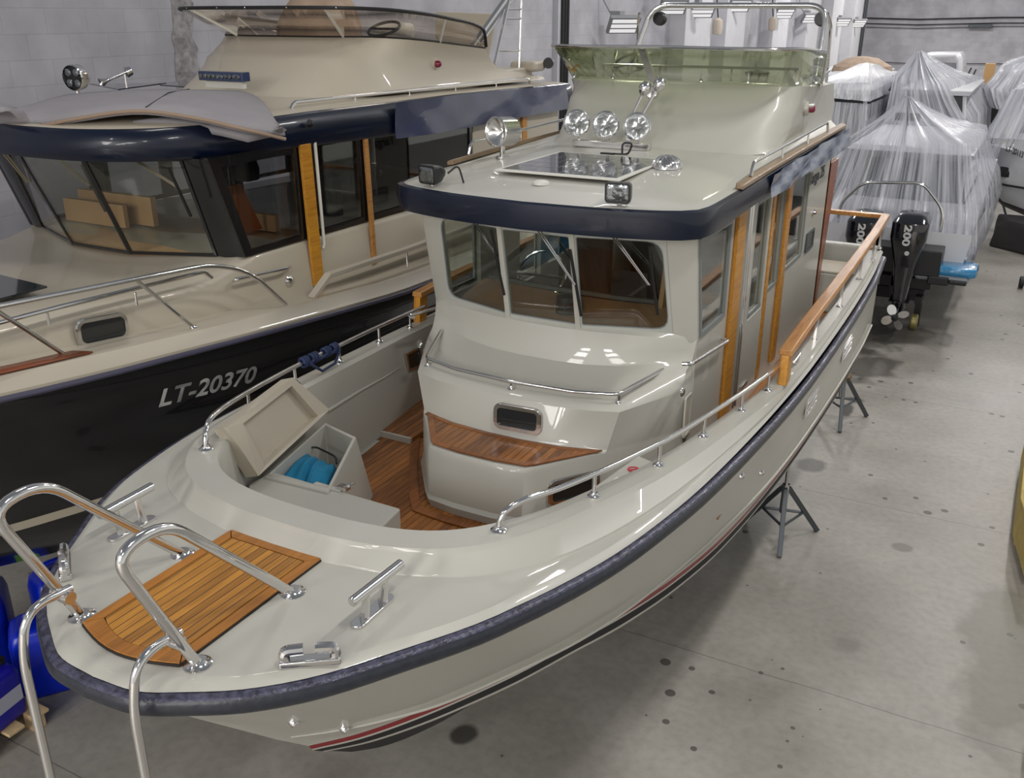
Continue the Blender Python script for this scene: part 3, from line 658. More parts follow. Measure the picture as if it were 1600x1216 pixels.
# windscreen: three panes with grey gaskets
bot = [Vector((-.795, 6.545, 2.915)), Vector((-.245, 6.395, 2.905)), Vector((.245, 6.395, 2.905)), Vector((.795, 6.545, 2.915))]
tp = [Vector((-.765, 6.40, 3.52)), Vector((-.24, 6.268, 3.52)), Vector((.24, 6.268, 3.52)), Vector((.765, 6.40, 3.52))]
GASK = simple('grey_gasket', srgb(120, 124, 124), .5); GASKW = simple('pale_window_trim', srgb(176, 178, 172), .4)
def rq(q, r, k=4):
    o = []
    for i in range(4):
        a, b, c = q[i-1], q[i], q[(i+1) % 4]; p0 = b+(a-b).normalized()*r[i]; p2 = b+(c-b).normalized()*r[i]
        for j in range(k+1): t = j/k; o.append(p0*(1-t)**2+b*2*t*(1-t)+p2*t*t)
    return o
for i in range(3):
    a, b, c, d = bot[i], bot[i+1], tp[i+1], tp[i]; n_ = (b-a).cross(d-a).normalized()
    m = MB(); m.prism([a, b, c, d], n_*-.006); g = m.build('windscreen_pane', GLASS, boat, smooth=False)
    m = MB(); q = [a, b, c, d]; cen = (a+b+c+d)/4; inn = [p+(cen-p).normalized()*.03 for p in q]
    rr_ = [(.09 if (i == 0 and k in (0, 3)) or (i == 2 and k in (1, 2)) else .012) for k in range(4)]
    out_ = [p for p in q for _ in range(5)]; inn = rq(inn, rr_); in2 = rq([p+(cen-p).normalized()*.038 for p in q], rr_)
    m.loft([out_, [p+n_*.010 for p in out_], [p+n_*.010 for p in inn], inn], closed=True); m.build('window_trim', GASKW, g, smooth=False)
    m = MB(); m.loft([inn, [p+n_*.007 for p in inn], [p+n_*.007 for p in in2], in2], closed=True); m.build('gasket', GASK, g, smooth=False)
# side panes
for s in (-1, 1):
    q = [Vector((s*.925, 6.64, 2.875)), Vector((s*.925, 7.145, 2.875)), Vector((s*.925, 7.145, 3.51)), Vector((s*.925, 6.485, 3.51))]
    m = MB(); m.prism(q, (-s*.006, 0, 0)); g = m.build('side_window', GLASS, boat, smooth=False)
    cen = sum(q, Vector())/4; inn = [p+(cen-p).normalized()*.035 for p in q]; m = MB(); m.loft([q, [p+X*s*.016 for p in q], [p+X*s*.016 for p in inn], inn], closed=True); m.build('gasket', GASK, g, smooth=False)
    for (u0, u1, v0, v1) in ho[1:]:
        m = MB(); x_ = s*(WX-.015); m.box(x_-.003, x_+.003, yA+u0-.002, yA+u1+.002, zb+v0-.002, zb+v1+.002); g = m.build('side_window', GLASS, boat, smooth=False)
        m = MB(); ringframe(m, (s*WX, yA+(u0+u1)/2, zb+(v0+v1)/2), Vector((0, s, 0)), Z, u1-u0+.03, v1-v0+.03, .05, .026, .008, Vector((s, 0, 0))); m.build('gasket', GASK if u0 > .1 or True else 0, g)
    # teak battens and sliding door
    def batten(y0, y1, z0, z1, x0, t, name, mat=TEAKP, lean=0.):
        m = MB(); xo = s*x0
        m.prism([(xo, y0, z0), (xo, y1, z0), (xo, y1+lean, z1), (xo, y0+lean, z1)], (s*t, 0, 0)); return m.build(name, mat, boat, bevel=.004)
    yy = [P(1154, 336, x=.96).y, P(1168, 331, x=.96).y]
    batten(7.235, 7.42, 2.06, 3.56, .93, .028, 'teak_batten')
    batten(8.16, 8.235, 2.09, 3.60, .93, .022, 'teak_batten')
    batten(8.60, 8.73, 2.09, 3.62, .93, .03, 'teak_batten')
    m = MB(); m.box(s*.93, s*.953, 7.63, 8.15, 2.12, 3.56) if False else None
    m = MB(); m.tube([(s*.955, 7.55, 2.10), (s*.955, 7.55, 3.58)], .011, 8); m.tube([(s*.955, 7.50, 2.10), (s*.955, 7.50, 3.58)], .008, 8); m.build('door_track', CHROME, boat)
    m = MB(); wall_holes(m, (s*.945, 7.60, 2.10), Y, Z, .55, 1.46, [(.13, .51, .58, 1.42)], .015, X*s); dr = m.build('sliding_door', CREAM, boat, bevel=.004)
    m = MB(); m.box(s*.945, s*.958, 7.70, 7.86, 2.16, 2.19); m.build('door_handle', CHROME, dr, bevel=.003)
    m = MB(); m.tube(rnd([(s*.935, 6.33, 2.81), (s*.985, 6.34, 2.815), (s*.985, 7.12, 2.725), (s*.935, 7.14, 2.722)], .03), .012, 10); m.build('grab_rail', CHROME, boat)
    m = MB(); m.lathe((s*.93, 6.26+.12, 2.615), (s, 0, 0), [(.001, .012), (.02, .012), (.028, .006), (.03, 0)], 16); m.build('flush_fitting', CHROME, boat)
    m = MB(); ringframe(m, (s*.93, 6.50, 2.42), (0, s, 0), Z, .12, .27, .015, .014, .012, (s, 0, 0)); o = m.build('vent_recess', CREAM, boat)
    m = MB(); m.box(s*.929, s*.933, 6.45, 6.55, 2.30, 2.54); m.build('recess_back', CREAM2, o, smooth=False)
    m = MB(); ringframe(m, (s*.93, 9.72, 2.86), (0, s, 0), Z, .30, .17, .01, .02, .014, (s, 0, 0)); 
    for k in range(5): m.box(s*.93, s*.938, 9.60, 9.84, 2.79+k*.03, 2.805+k*.03)
    m.build('side_grille', STEELD, boat)
    m = MB(); m.lathe((s*.93, 9.75, 3.10), (s, 0, 0), [(.001, .03), (.015, .03), (.02, .01), (.035, .008), (.035, 0)], 14); m.build('side_lamp', CHROME, boat)
text_mesh('side_lettering', 'Targa 25', (.934, 9.44, 3.34), Y, Z, .13, BLACKPL, boat, depth=.003, shear=.18, width=.60)
text_mesh('side_lettering', 'Targa 25', (-.934, 10.04, 3.34), -Y, Z, .13, BLACKPL, boat, depth=.003, shear=.18, width=.60)
# teak door leaf standing open behind the house
m = MB(); m.loft([[(.86, 10.36, 1.95), (.90, 10.36, 1.95), (.90, 10.47, 1.95), (.86, 10.47, 1.95)], [(.86, 10.36, 3.48), (.90, 10.36, 3.48), (.90, 10.78, 3.48), (.86, 10.78, 3.48)]], closed=True, caps=True); dl = m.build('aft_door', CREAM, boat, bevel=.005)
m = MB(); m.loft([[(.90, 10.36, 1.97), (.93, 10.36, 1.97), (.93, 10.42, 1.97), (.90, 10.42, 1.97)], [(.90, 10.36, 3.44), (.93, 10.36, 3.44), (.93, 10.72, 3.44), (.90, 10.72, 3.44)]], closed=True, caps=True); m.build('door_facing', TEAKDK, dl)
# roof -----------------------------------------------------------------------
RO = [(0, 6.09), (.45, 6.12), (.75, 6.18), (.91, 6.24), (.985, 6.31), (1.01, 6.42), (1.02, 6.65), (1.03, 7.5), (1.03, 8.5), (1.02, 9.5), (1.01, 10.3)]
roofz = lambda y: interp([(6, 3.70), (6.6, 3.715), (7.5, 3.735), (9, 3.755), (10.3, 3.765)], y)
lipz = lambda y: interp([(6, 3.545), (6.6, 3.56), (7.3, 3.585), (8.5, 3.60), (10.3, 3.60)], y)
rc = crom([(a, b, 0) for a, b in RO], 50)
def rout(sc, zf, dy=0):
    return both([Vector((p.x*sc, 8.4+(p.y-8.4)*(1-(1-sc)*.35)+dy, zf(p.y))) for p in rc])
m = MB(); m.loft([rout(1.0, lambda y: roofz(y)-.015), rout(.985, roofz), rout(.90, lambda y: roofz(y)+.012), rout(.6, lambda y: roofz(y)+.04), rout(.25, lambda y: roofz(y)+.05), rout(.0, lambda y: roofz(y)+.05)])
roof = m.build('roof', CREAM, boat, angle=40)
m = MB(); random.seed(3)
def film(p, k, amp):
    return amp*math.sin(p.y*9+k*2.1)*math.sin(p.y*4.3+k)*(1 if p.y > 7.4 and p.x > 0 else 0)
rr = []
for k, (sc, f) in enumerate(((.985, 0.), (1.012, .06), (1.02, .45), (1.005, 1.), (.96, 1.02), (.93, .6))):
    o = rout(sc, lambda y, f=f: (roofz(y)+.004)*(1-f)+lipz(y)*f)
    rr.append(o)
m.loft(rr); m.build('roof_edge', NAVY, boat, angle=50)
m = MB(); m.loft([rout(.93, lambda y: 3.60), rout(.0, lambda y: 3.62)]); m.build('headlining', CREAM2, boat)
# loose protective film along the starboard roof edge
FILM = simple('creased_vinyl', srgb(96, 106, 130), .28, coat=.5, var=.12, vscale=3)
FILM2 = simple('creased_vinyl_dark', srgb(62, 68, 96), .22, coat=.6, var=.2, vscale=2)
m = MB(); rings = []; random.seed(11)
fy = [7.55+.07*i for i in range(40)]
for k in range(7):
    f = k/6; rings.append([Vector((1.064+.009*math.sin(y*6+k*.8)+.005*math.sin(y*15-k)+.004*random.random(), y, (roofz(y)+.0)*(1-f)+(lipz(y)-.01)*f+.008*f*math.sin(y*5+k*.3))) for y in fy])
m.loft(rings); m.build('protective_film', FILM, boat, angle=20)
# raised gutter on the roof side
m = MB()
for s in (-1, 1):
    ys_ = (6.5, 7.2, 8, 9, 10.2)
    m.loft([[Vector((s*(.98-.10*(y-6.5)/3.7-.12*min(1, (y-6.5)/1.5)), y, roofz(y)+(-.01 if y < 6.6 else .015))) for y in ys_], [Vector((s*(.985-.05*(y-6.5)/3.7-.03), y, roofz(y)+.0+.018*(y-6.5))) for y in ys_], [Vector((s*.99, y, roofz(y)-.01)) for y in ys_]])
m.build('roof_gutter', CREAM, boat)
for s in (-1, 1):
    m = MB(); m.loft([[Vector((s*x_, y, z_)) for x_, z_ in ((.985, roofz(y)+.008), (1.035, roofz(y)), (1.035, roofz(y)+.03), (.99, roofz(y)+.045))] for y in (6.95, 7.6, 8.4, 9.3, 10.25)], closed=True, caps=True); tk = m.build('roof_toe_rail', TEAKW, boat, bevel=.008)
    m = MB(); m.tube(rnd([(s*1.01, 7.2, 3.77), (s*1.01, 7.24, 3.85), (s*1.01, 9.5, 3.88), (s*1.01, 9.53, 3.80)], .05), .011, 10)
    for y in (8.0, 8.8): m.tube([(s*1.01, y, 3.78), (s*1.01, y, 3.86)], .008, 8)
    m.build('roof_grab_rail', CHROME, boat)
# solar panel ------------------------------------------------------------------
zp = 3.772
CELL = simple('solar_cell', srgb(34, 42, 58), .15, coat=.8, var=.1, vscale=60)
m = MB(); q = [(-.47, 6.62), (.38, 6.62), (.30+.05, 7.56), (-.47, 7.56)]; m.prism([Vector((a, b, zp)) for a, b in q], (0, 0, .012)); sp = m.build('solar_panel', WHITE, boat, bevel=.003)
m = MB()
nx, ny = 8, 5
for i in range(nx):
    for j in range(ny):
        x0 = -.44+.785*i/nx; y0 = 6.66+.87*j/ny
        m.box(x0+.003, x0+.785/nx-.003, y0+.003, y0+.87/ny-.003, zp+.0122, zp+.0135)
m.build('solar_cells', CELL, sp, smooth=False)
m = MB(); m.tube(rnd([(-.1, 7.63, zp+.01), (.02, 7.66, zp+.01), (.05, 7.66, zp+.09), (-.02, 7.64, zp+.09), (-.01, 7.62, zp+.02)], .03), .007, 8); m.obox((-.12, 7.62, zp+.008), (.05, 0, 0), (0, .015, 0), (0, 0, .01)); m.build('panel_cable', RUBBER, boat)
# vents and discs
m = MB(); prof = [(.001, .075)]+[(.095*math.sin(a), .075*math.cos(a)) for a in [PI/2*k/8 for k in range(1, 9)]]+[(.10, -.004)]
m.lathe((.44, 7.28, roofz(7.3)+.04), Z, prof, 28); dm = m.build('mushroom_vent', CHROME, boat)
m = MB()
for k in range(14):
    a = 2*PI*k/14; m.tube([Vector((.44+.098*math.sin(t)*math.cos(a), 7.28+.098*math.sin(t)*math.sin(a), roofz(7.3)+.04+.078*math.cos(t))) for t in (.35, .7, 1.05, 1.4)], .008, 6)
m.build('vent_rib', CHROME, dm)
m = MB(); m.lathe((-.06, 6.46, roofz(6.4)+.04), Z, [(.001, .02), (.035, .018), (.05, .01), (.052, -.005)], 24); m.build('roof_disc', WHITE, boat)
# lamps ------------------------------------------------------------------------
FLUTED = glass('fluted_lens_glass', (.80, .83, .85, 1), 1.4, .08)
def round_lamp(c, d, r, L_, par=boat, name='spot_lamp'):
    c, d = Vector(c), Vector(d).normalized()
    m = MB(); m.lathe(c, d, [(.001, -L_), (r*.45, -L_), (r*.8, -L_*.7), (r*.96, -L_*.2), (r, 0), (r*1.02, .008), (r*.92, .012), (r*.9, .004)], 28); o = m.build(name, CHROME, par)
    m = MB(); m.lathe(c, d, [(.001, -r*.75), (r*.16, -r*.74), (r*.45, -r*.6), (r*.72, -r*.32), (r*.93, .0)], 28); m.lathe(c-d*r*.74, d, [(.012, 0), (.014, .03), (.001, .04)], 10); m.build('reflector', CHROME, o)
    m = MB(); m.lathe(c, d, [(.001, .012), (r*.5, .010), (r*.93, .003)], 28); m.build('lens', FLUTED, o); return o
for x_ in (-.455, -.225, .015):
    o = round_lamp((x_, 7.82, 3.955), (.32, -1, .12), .097, .11)
    m = MB(); m.tube([(x_, 7.86, 3.80), (x_, 7.88, 3.88)], .012, 8); m.build('lamp_stem', CHROME, o)
m = MB(); m.box(-.50, .10, 7.85, 7.91, 3.785, 3.835); m.build('lamp_bar', CHROME, boat, bevel=.006)
# search light
m = MB(); m.lathe((-.76, 7.25, roofz(7.2)+.028), Z, [(.05, 0), (.05, .012), (.02, .016), (.018, .10), (.001, .10)], 18); sl = m.build('search_light', CHROME, boat)
dd = Vector((-.25, -1, .05)).normalized(); cc = Vector((-.76, 7.21, 3.94))
m = MB(); m.lathe(cc, dd, [(.001, -.13), (.085, -.13), (.098, -.11), (.098, .03), (.104, .04), (.096, .045), (.09, .02)], 28); m.build('lamp_body', CHROME, sl)
m = MB(); m.lathe(cc, dd, [(.001, -.03), (.05, -.01), (.09, .02)], 28); m.build('reflector', CHROME, sl)
# square work lamps on the front corners
for x_, yy_, dx in ((-.70, 6.25, -.25), (.545, 6.22, .12)):
    c = Vector((x_, yy_, 3.79)); d = Vector((dx, -1, -.05)).normalized(); uu = d.cross(Z).normalized(); vv = uu.cross(d)
    m = MB(); m.loft([frame3(c+d*t, uu, vv, rrect(a, b, .02)) for a, b, t in ((.07, .05, -.08), (.13, .10, -.02), (.145, .115, .03), (.145, .115, .05))], closed=True, caps=True); o = m.build('work_lamp', BLACKPL, boat, bevel=.003)
    m = MB(); m.loft([frame3(c+d*t, uu, vv, rrect(a, b, .015)) for a, b, t in ((.122, .092, .051), (.10, .07, .055))], closed=True, caps=True); m.build('lens', LENS, o)
    m = MB(); m.tube([c-Z*.09, c-Z*.05], .015, 8); m.build('lamp_stem', CHROME, o)
m = MB(); m.tube(rnd([(-.62, 6.3, 3.79), (-.58, 6.36, 3.84), (-.54, 6.36, 3.72)], .04), .006, 6); m.build('lamp_cable', RUBBER, boat)
# twin horns on a bracket
m = MB(); m.obox((-.085, 7.93, 3.87), (.02, 0, 0), (0, .02, 0), (0, 0, .03)); hb = m.build('horn_bracket', CHROME, boat, bevel=.004)
for a, b in (((-.13, 7.95, 3.90), (-.05, 8.08, 4.17)), ((-.07, 7.95, 3.90), (.05, 8.10, 4.20))):
    a, b = Vector(a), Vector(b); d = (b-a).normalized(); m = MB(); m.lathe(a, d, [(.010, 0), (.010, (b-a).length-.03), (.03, (b-a).length-.01), (.046, (b-a).length+.02), (.046, (b-a).length+.04), (.03, (b-a).length+.07), (.001, (b-a).length+.08)], 16); m.build('horn', CHROME, hb)
# ------------------------------------------------------------------ flybridge
FB = [[(0, 7.95, 3.77), (.45, 7.99, 3.77), (.74, 8.09, 3.77), (.87, 8.35, 3.77), (.91, 9.2, 3.77), (.915, 10.25, 3.77)],
      [(0, 8.01, 3.80), (.44, 8.05, 3.80), (.72, 8.14, 3.80), (.85, 8.38, 3.80), (.89, 9.2, 3.80), (.90, 10.25, 3.80)],
      [(0, 8.28, 3.95), (.45, 8.31, 3.95), (.77, 8.38, 3.95), (.89, 8.60, 3.95), (.905, 9.2, 3.93), (.905, 10.25, 3.90)],
      [(0, 8.46, 4.06), (.46, 8.48, 4.07), (.80, 8.52, 4.07), (.905, 8.70, 4.07), (.915, 9.25, 4.06), (.91, 10.25, 3.97)],
      [(0, 8.68, 4.19), (.46, 8.68, 4.20), (.84, 8.66, 4.20), (.955, 8.80, 4.20), (.955, 9.22, 4.175), (.93, 10.0, 4.15)],
      [(0, 8.76, 4.21), (.46, 8.76, 4.215), (.80, 8.75, 4.215), (.92, 8.87, 4.215), (.92, 9.25, 4.19), (.90, 10.0, 4.16)],
      [(0, 8.95, 4.20), (.42, 8.95, 4.20), (.72, 8.94, 4.20), (.85, 9.04, 4.20), (.87, 9.3, 4.17), (.86, 10.0, 4.14)],
      [(0, 9.02, 3.85), (.42, 9.02, 3.85), (.72, 9.02, 3.85), (.85, 9.1, 3.85), (.87, 9.3, 3.85), (.86, 10.0, 3.85)]]
m = MB(); m.loft([prof_half(r, 26) for r in FB]); fly = m.build('flybridge', CREAM, boat, angle=40)
m = MB(); m.box(-.87, .87, 9.1, 10.3, 3.82, 3.86); m.build('flybridge_sole', CREAM, boat)
gb = crom([(0, 8.71, 4.20), (.46, 8.71, 4.205), (.82, 8.69, 4.205), (.95, 8.80, 4.205), (.965, 9.05, 4.195), (.96, 9.32, 4.165)], 26)
gt = crom([(0, 8.24, 4.475), (.50, 8.25, 4.47), (.84, 8.30, 4.47), (.96, 8.42, 4.47), (1.00, 8.70, 4.455), (.99, 9.25, 4.42)], 26)
m = MB(); m.loft([both(gb), both(gt)]); fg = m.build('flybridge_windscreen', GLASSG, boat, solid=.006)
m = MB(); m.tube(both(gt), .013, 10); m.build('top_rail', CHROME, fg)
for s in (-1, 1):
    m = MB(); m.tube([gb[-1].copy() if s > 0 else Vector((-gb[-1].x, gb[-1].y, gb[-1].z)), gt[-1] if s > 0 else Vector((-gt[-1].x, gt[-1].y, gt[-1].z))], .009, 8)
    m.build('end_post', CHROME, fg)
gbb = both(gb)
for k in range(4, 48, 6):
    p = gbb[k]; m = MB(); m.lathe(p+Vector((0, -.012, .02)), (0, -1, .4), [(.014, 0), (.014, .008), (.001, .012)], 10); m.build('clamp', CHROME, fg)
m = MB(); m.tube([(-.82, 9.10, 4.30), (.82, 9.10, 4.30)], .011, 8)
for x_ in (-.8, -.3, .3, .8): m.tube([(x_, 9.10, 4.20), (x_, 9.10, 4.30)], .008, 8)
m.build('dash_rail', CHROME, boat)
# steering wheel and console on the flybridge
m = MB(); wc = Vector((-.66, 9.36, 4.30)); a_, b_ = Vector((1, 0, 0)), Vector((0, .75, .45)).normalized()
m.tube([wc+a_*.14*math.cos(t*PI/12)+b_*.14*math.sin(t*PI/12) for t in range(24)], .012, 8, closed=True)
for t in (0, 2.1, 4.2): m.tube([wc, wc+a_*.14*math.cos(t+PI/2)+b_*.14*math.sin(t+PI/2)], .01, 6)
m.build('steering_wheel', RUBBER, boat)
m = MB(); m.box(-.80, -.30, 9.12, 9.32, 3.86, 4.20); m.build('helm_console', CREAM, boat, bevel=.03)
m = MB(); m.lathe((.40, 9.5, 4.22), (0, 0, 1), [(.09, 0), (.10, .03), (.001, .05)], 16); m.build('dark_compass', RUBBER, boat)
for s, mt in ((1, simple('nav_red', srgb(120, 16, 50), .15)), (-1, simple('nav_green', srgb(16, 110, 60), .15))):
    m = MB(); m.lathe((s*.935, 9.05, 4.02), (s, 0, 0), [(.055, -.02), (.05, .01), (.001, .012)], 18); o = m.build('navigation_light', CREAM, boat)
    m = MB(); m.lathe((s*.945, 9.05, 4.02), (s, 0, 0), [(.032, 0), (.03, .03), (.018, .042), (.001, .045)], 14); m.build('lens', mt, o)
    m = MB(); m.lathe((s*.945, 9.05, 4.05), (s, 0, 0), [(.036, 0), (.034, .034), (.001, .036)], 14); m.build('chrome_hood', CHROME, o)
# upright searchlight arm in front of the screen
m = MB(); m.obox((P(1003, 75, y=8.27)+P(1021, 128, y=8.40))/2, (.028, 0, 0), (P(1021, 128, y=8.40)-P(1003, 75, y=8.27))/2, (0, .012, .004)); m.lathe((-.06, 8.30, 4.15), (.1, -1, .2), [(.001, -.05), (.04, -.04), (.05, 0), (.04, .03), (.001, .035)], 16); m.build('folding_mast', CHROME, boat)
# arch ------------------------------------------------------------------------
m = MB()
m.tube(rnd([(.86, 9.45, 3.80), (.86, 9.75, 4.76), (-.64, 9.75, 4.765), (-.86, 9.45, 3.80)], .16, 8), .024, 14); ar = m.build('mast_arch', CHROME, boat)
m = MB(); m.tube(rnd([(.86, 10.1, 3.80), (.88, 9.85, 4.62), (.86, 9.76, 4.70)], .08), .013, 10); m.tube(rnd([(-.86, 10.1, 3.80), (-.80, 9.85, 4.62), (-.76, 9.76, 4.70)], .08), .013, 10)
for zz in (4.05, 4.35): m.tube([(.86, 9.45+.3*(zz-3.8)/.96, zz), (.87, 10.1-.25*(zz-3.8)/.82, zz)], .011, 8)
m.build('brace_tube', CHROME, ar)
for x_ in (-.60, .80):
    m = MB(); m.lathe((x_, 9.84, 4.66), (0, 1, -.1), [(.001, -.03), (.05, -.03), (.06, 0), (.06, .04), (.001, .05)], 16); o = m.build('arch_lamp', BLACKPL, ar)
m = MB(); m.tube([(.97, 9.22, 4.16), (.92, 9.6, 4.24), (.88, 10.0, 4.25)], .011, 8); m.build('side_rail', CHROME, boat)
# ------------------------------------------------------------------ interior seen through the glass
m = MB(); m.loft([sym([(.2, 6.42, 2.88), (.5, 6.47, 2.88), (.76, 6.56, 2.88)]), sym([(.2, 7.05, 2.90), (.5, 7.1, 2.90), (.86, 7.15, 2.90)]), sym([(.2, 7.1, 2.5), (.5, 7.12, 2.5), (.86, 7.18, 2.5)])]); dash = m.build('dashboard', WOODBR, boat)
m = MB(); m.loft([sym([(.2, 7.07, 2.905), (.5, 7.10, 2.905), (.82, 7.15, 2.905)]), sym([(.2, 7.07, 2.93), (.5, 7.10, 2.93), (.82, 7.15, 2.93)]), sym([(.2, 7.10, 2.93), (.5, 7.13, 2.93), (.82, 7.18, 2.93)])]); m.build('dash_fiddle', GREYIN, dash)
m = MB(); m.lathe((.02, 6.70, 2.89), Z, [(.075, 0), (.078, .02), (.07, .11), (.001, .12)], 20); m.build('compass', BLACKPL, boat)
m = MB(); m.box(-.88, .88, 6.7, 10.2, 1.93, 2.0); m.build('cabin_sole', DARKIN, boat, smooth=False)
m = MB(); m.box(.50, .87, 7.3, 7.4, 2.0, 2.95); m.prism([(.52, 7.02, 2.85), (.52, 7.55, 2.85), (.52, 7.28, 3.30), (.52, 7.14, 3.32)], (.03, 0, 0)); m.build('seat_back_panel', WOODBR2, boat, smooth=False)
m = MB(); m.box(.3, .86, 7.5, 9.4, 2.0, 2.42); m.box(-.86, -.35, 8.0, 9.6, 2.0, 2.42); m.build('settee', GREYIN, boat, bevel=.03)
for x_ in (-.45, .45):
    m = MB(); m.box(x_-.22, x_+.22, 7.62, 8.02, 2.45, 2.58); m.box(x_-.22, x_+.22, 7.98, 8.1, 2.5, 3.15); m.build('helm_seat', DARKIN, boat, bevel=.04)
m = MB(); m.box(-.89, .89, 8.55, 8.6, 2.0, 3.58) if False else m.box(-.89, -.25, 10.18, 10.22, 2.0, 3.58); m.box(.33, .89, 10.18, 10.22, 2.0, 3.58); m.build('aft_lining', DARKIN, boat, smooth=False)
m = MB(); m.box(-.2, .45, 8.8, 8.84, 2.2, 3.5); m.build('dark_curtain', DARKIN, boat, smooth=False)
m = MB(); wc = Vector((-.45, 7.25, 2.95)); b_ = Vector((0, .55, .83))
m.tube([wc+X*.19*math.cos(t*PI/12)+b_*.19*math.sin(t*PI/12) for t in range(24)], .012, 8, closed=True); m.tube([wc-X*.19, wc+X*.19], .012, 6); m.build('wheel', CHROME, boat)
# wipers: twin arms from under the visor, long blade
for x_, ex, ez in ((-.46, -.27, 3.22), (.02, .26, 3.16), (.46, .70, 3.20)):
    m = MB(); y_ = interp([(0, 6.24), (.3, 6.27), (.8, 6.38)], abs(x_))
    for k in (0, .022): m.tube([(x_+k, y_-.03, 3.55), (ex+k*.3, y_-.02+.05, ez+.05)], .0045, 6)
    wp = m.build('windscreen_wiper', CHROME, boat)
    m = MB(); yb = interp([(0, 6.27), (.3, 6.30), (.8, 6.45)], abs(ex)); m.tube([(ex-.03, yb-.03, ez+.26), (ex+.02, yb+.045, ez-.16)], .009, 6); m.build('blade', RUBBER, wp)
# ------------------------------------------------------------------ well furniture
# port locker with its lid propped open
m = MB(); o_ = [Vector((a, b, 2.40)) for a, b in ((-.97, 5.40), (-.68, 5.32), (-.39, 4.70), (-.80, 4.68))]; ctr = sum(o_, Vector())/4
o_b = [Vector((-1.02, 5.45, 1.95)), Vector((-.69, 5.46, 1.95)), Vector((-.36, 4.72, 1.95)), Vector((-.85, 4.6, 1.95))]
inn = [p+(ctr-p)*.10 for p in o_]; innb = [Vector((p.x, p.y, 2.02)) for p in inn]
m.loft([o_b, [p-Z*.02+(p-ctr)*.02 for p in o_], o_, [p+Z*.006 for p in inn], innb], closed=True); m.add(innb, [(0, 1, 2, 3)]); lk = m.build('well_locker', CREAM, boat, bevel=.012)
lidp = [P(404, 744, z=2.46), P(515, 640, z=2.50), P(458, 590, z=2.79), P(354, 668, z=2.77)]
n_ = (lidp[1]-lidp[0]).cross(lidp[3]-lidp[0]).normalized()
if n_.x < 0: n_ = -n_
cen = sum(lidp, Vector())/4
bot_ = [P(414, 728, z=2.475), P(497, 650, z=2.51), P(456, 603, z=2.755), P(380, 662, z=2.74)]
sml = [p-n_*.045 for p in bot_]; bk = [p-n_*.08 for p in lidp]
m = MB(); m.loft([sml, bot_, lidp, bk], closed=True); m.add(sml, [(0, 1, 2, 3)]); m.add(bk, [(3, 2, 1, 0)]); ld = m.build('locker_lid', CREAM2, lk, smooth=False)
for px, py in ((415, 722), (440, 702), (490, 655), (455, 612)):
    m = MB(); m.lathe(P(px, py, z=2.50 if py > 620 else 2.72)-n_*.04, n_, [(.006, 0), (.005, .004), (.001, .005)], 8); m.build('screw', CHROME, ld)
m = MB(); c = P(537, 762, z=2.40); m.obox(c, (.03, 0, 0), (0, .02, 0), (0, 0, .01)); m.tube([c, c+Vector((.05, -.02, .03))], .008, 8); m.tube([c, c+Vector((.04, .04, .02))], .007, 8); m.build('latch', CHROME, lk)
# bow bench
top_ = [Vector((-.84, 4.60, 2.385)), Vector((-.83, 4.77, 2.385)), Vector((.02, 4.76, 2.385)), Vector((.09, 4.22, 2.385)), Vector((-.6, 4.27, 2.385))]
m = MB(); m.prism([p-Z*.425 for p in top_], (0, 0, .425)); bn = m.build('bow_bench', CREAM, boat, bevel=.012)
m = MB(); c = P(512, 762, z=2.386); m.obox(c, (.09, 0, 0), (0, .018, 0), (0, 0, .008)); m.build('hinge_cover', CREAM, bn, bevel=.006)
# starboard locker lid with a no-step sign
m = MB(); q = [P(920, 778, z=2.52), P(1015, 712, z=2.52), P(1045, 738, z=2.52), P(955, 800, z=2.52)]
m = MB(); q = [Vector((.84, 5.05, 2.50)), Vector((.93, 5.68, 2.50)), Vector((1.10, 5.62, 2.50)), Vector((1.0, 5.0, 2.50))]
m.prism([p-Z*.55 for p in q], (0, 0, .55)); sl2 = m.build('starboard_locker', CREAM, boat, bevel=.015)
c = Vector((.975, 5.50, 2.502)); m = MB(); m.lathe(c, Z, [(.032, 0), (.032, .002), (.024, .002), (.024, 0)], 24); m.obox(c+Z*.001, Vector((.02, .02, 0)), Vector((-.004, .004, 0)), (0, 0, .001)); m.build('no_step_sign', simple('sign_red', srgb(190, 40, 60), .5), sl2)
m = MB(); m.box(.935, .985, 5.22, 5.36, 2.50, 2.515); m.build('latch', WHITE, sl2, bevel=.004)
# recessed window on the port coaming, socket, moulded crease
def coam(px, py, side=-1):
    """point on the inner coaming wall for a photo pixel"""
    x_ = side*1.15
    for _ in range(8):
        p = P(px, py, x=x_)
        xd = interp([(b, a) for a, b in Dp if b > 4.2], p.y); xe = xd*.955; f = (bz(p.y)-p.z)/(bz(p.y)-1.94)
        x_ = side*(xd*.985+(xe-xd*.985)*max(0, min(1, f)))
    return P(px, py, x=x_)
q = [coam(632, 553), coam(655, 541), coam(661, 572), coam(637, 580)]
m = MB(); n_ = Vector((1, 0, 0)); cen = sum(q, Vector())/4; inn = [p+(cen-p)*.22 for p in q]
m.loft([q, [p+n_*.012 for p in q], [p+n_*.012 for p in inn], inn], closed=True); rw = m.build('coaming_window', CHROME, boat)
m = MB(); m.add([p+n_*.004 for p in inn], [(0, 1, 2, 3)]); m.build('pane', PANE_DARK, rw, smooth=False)
c = coam(609, 682)+X*.02; m = MB(); ringframe(m, c, Y, Z, .11, .085, .02, .012, .01, X)
for k in (-1, 0, 1): m.obox(c+Vector((.006, k*.03, 0)), (.004, 0, 0), (0, .005, 0), (0, 0, .03))
m.build('drain_grille', CHROME, boat)
a = [coam(512, 642), coam(560, 612), coam(600, 590), coam(625, 574)]
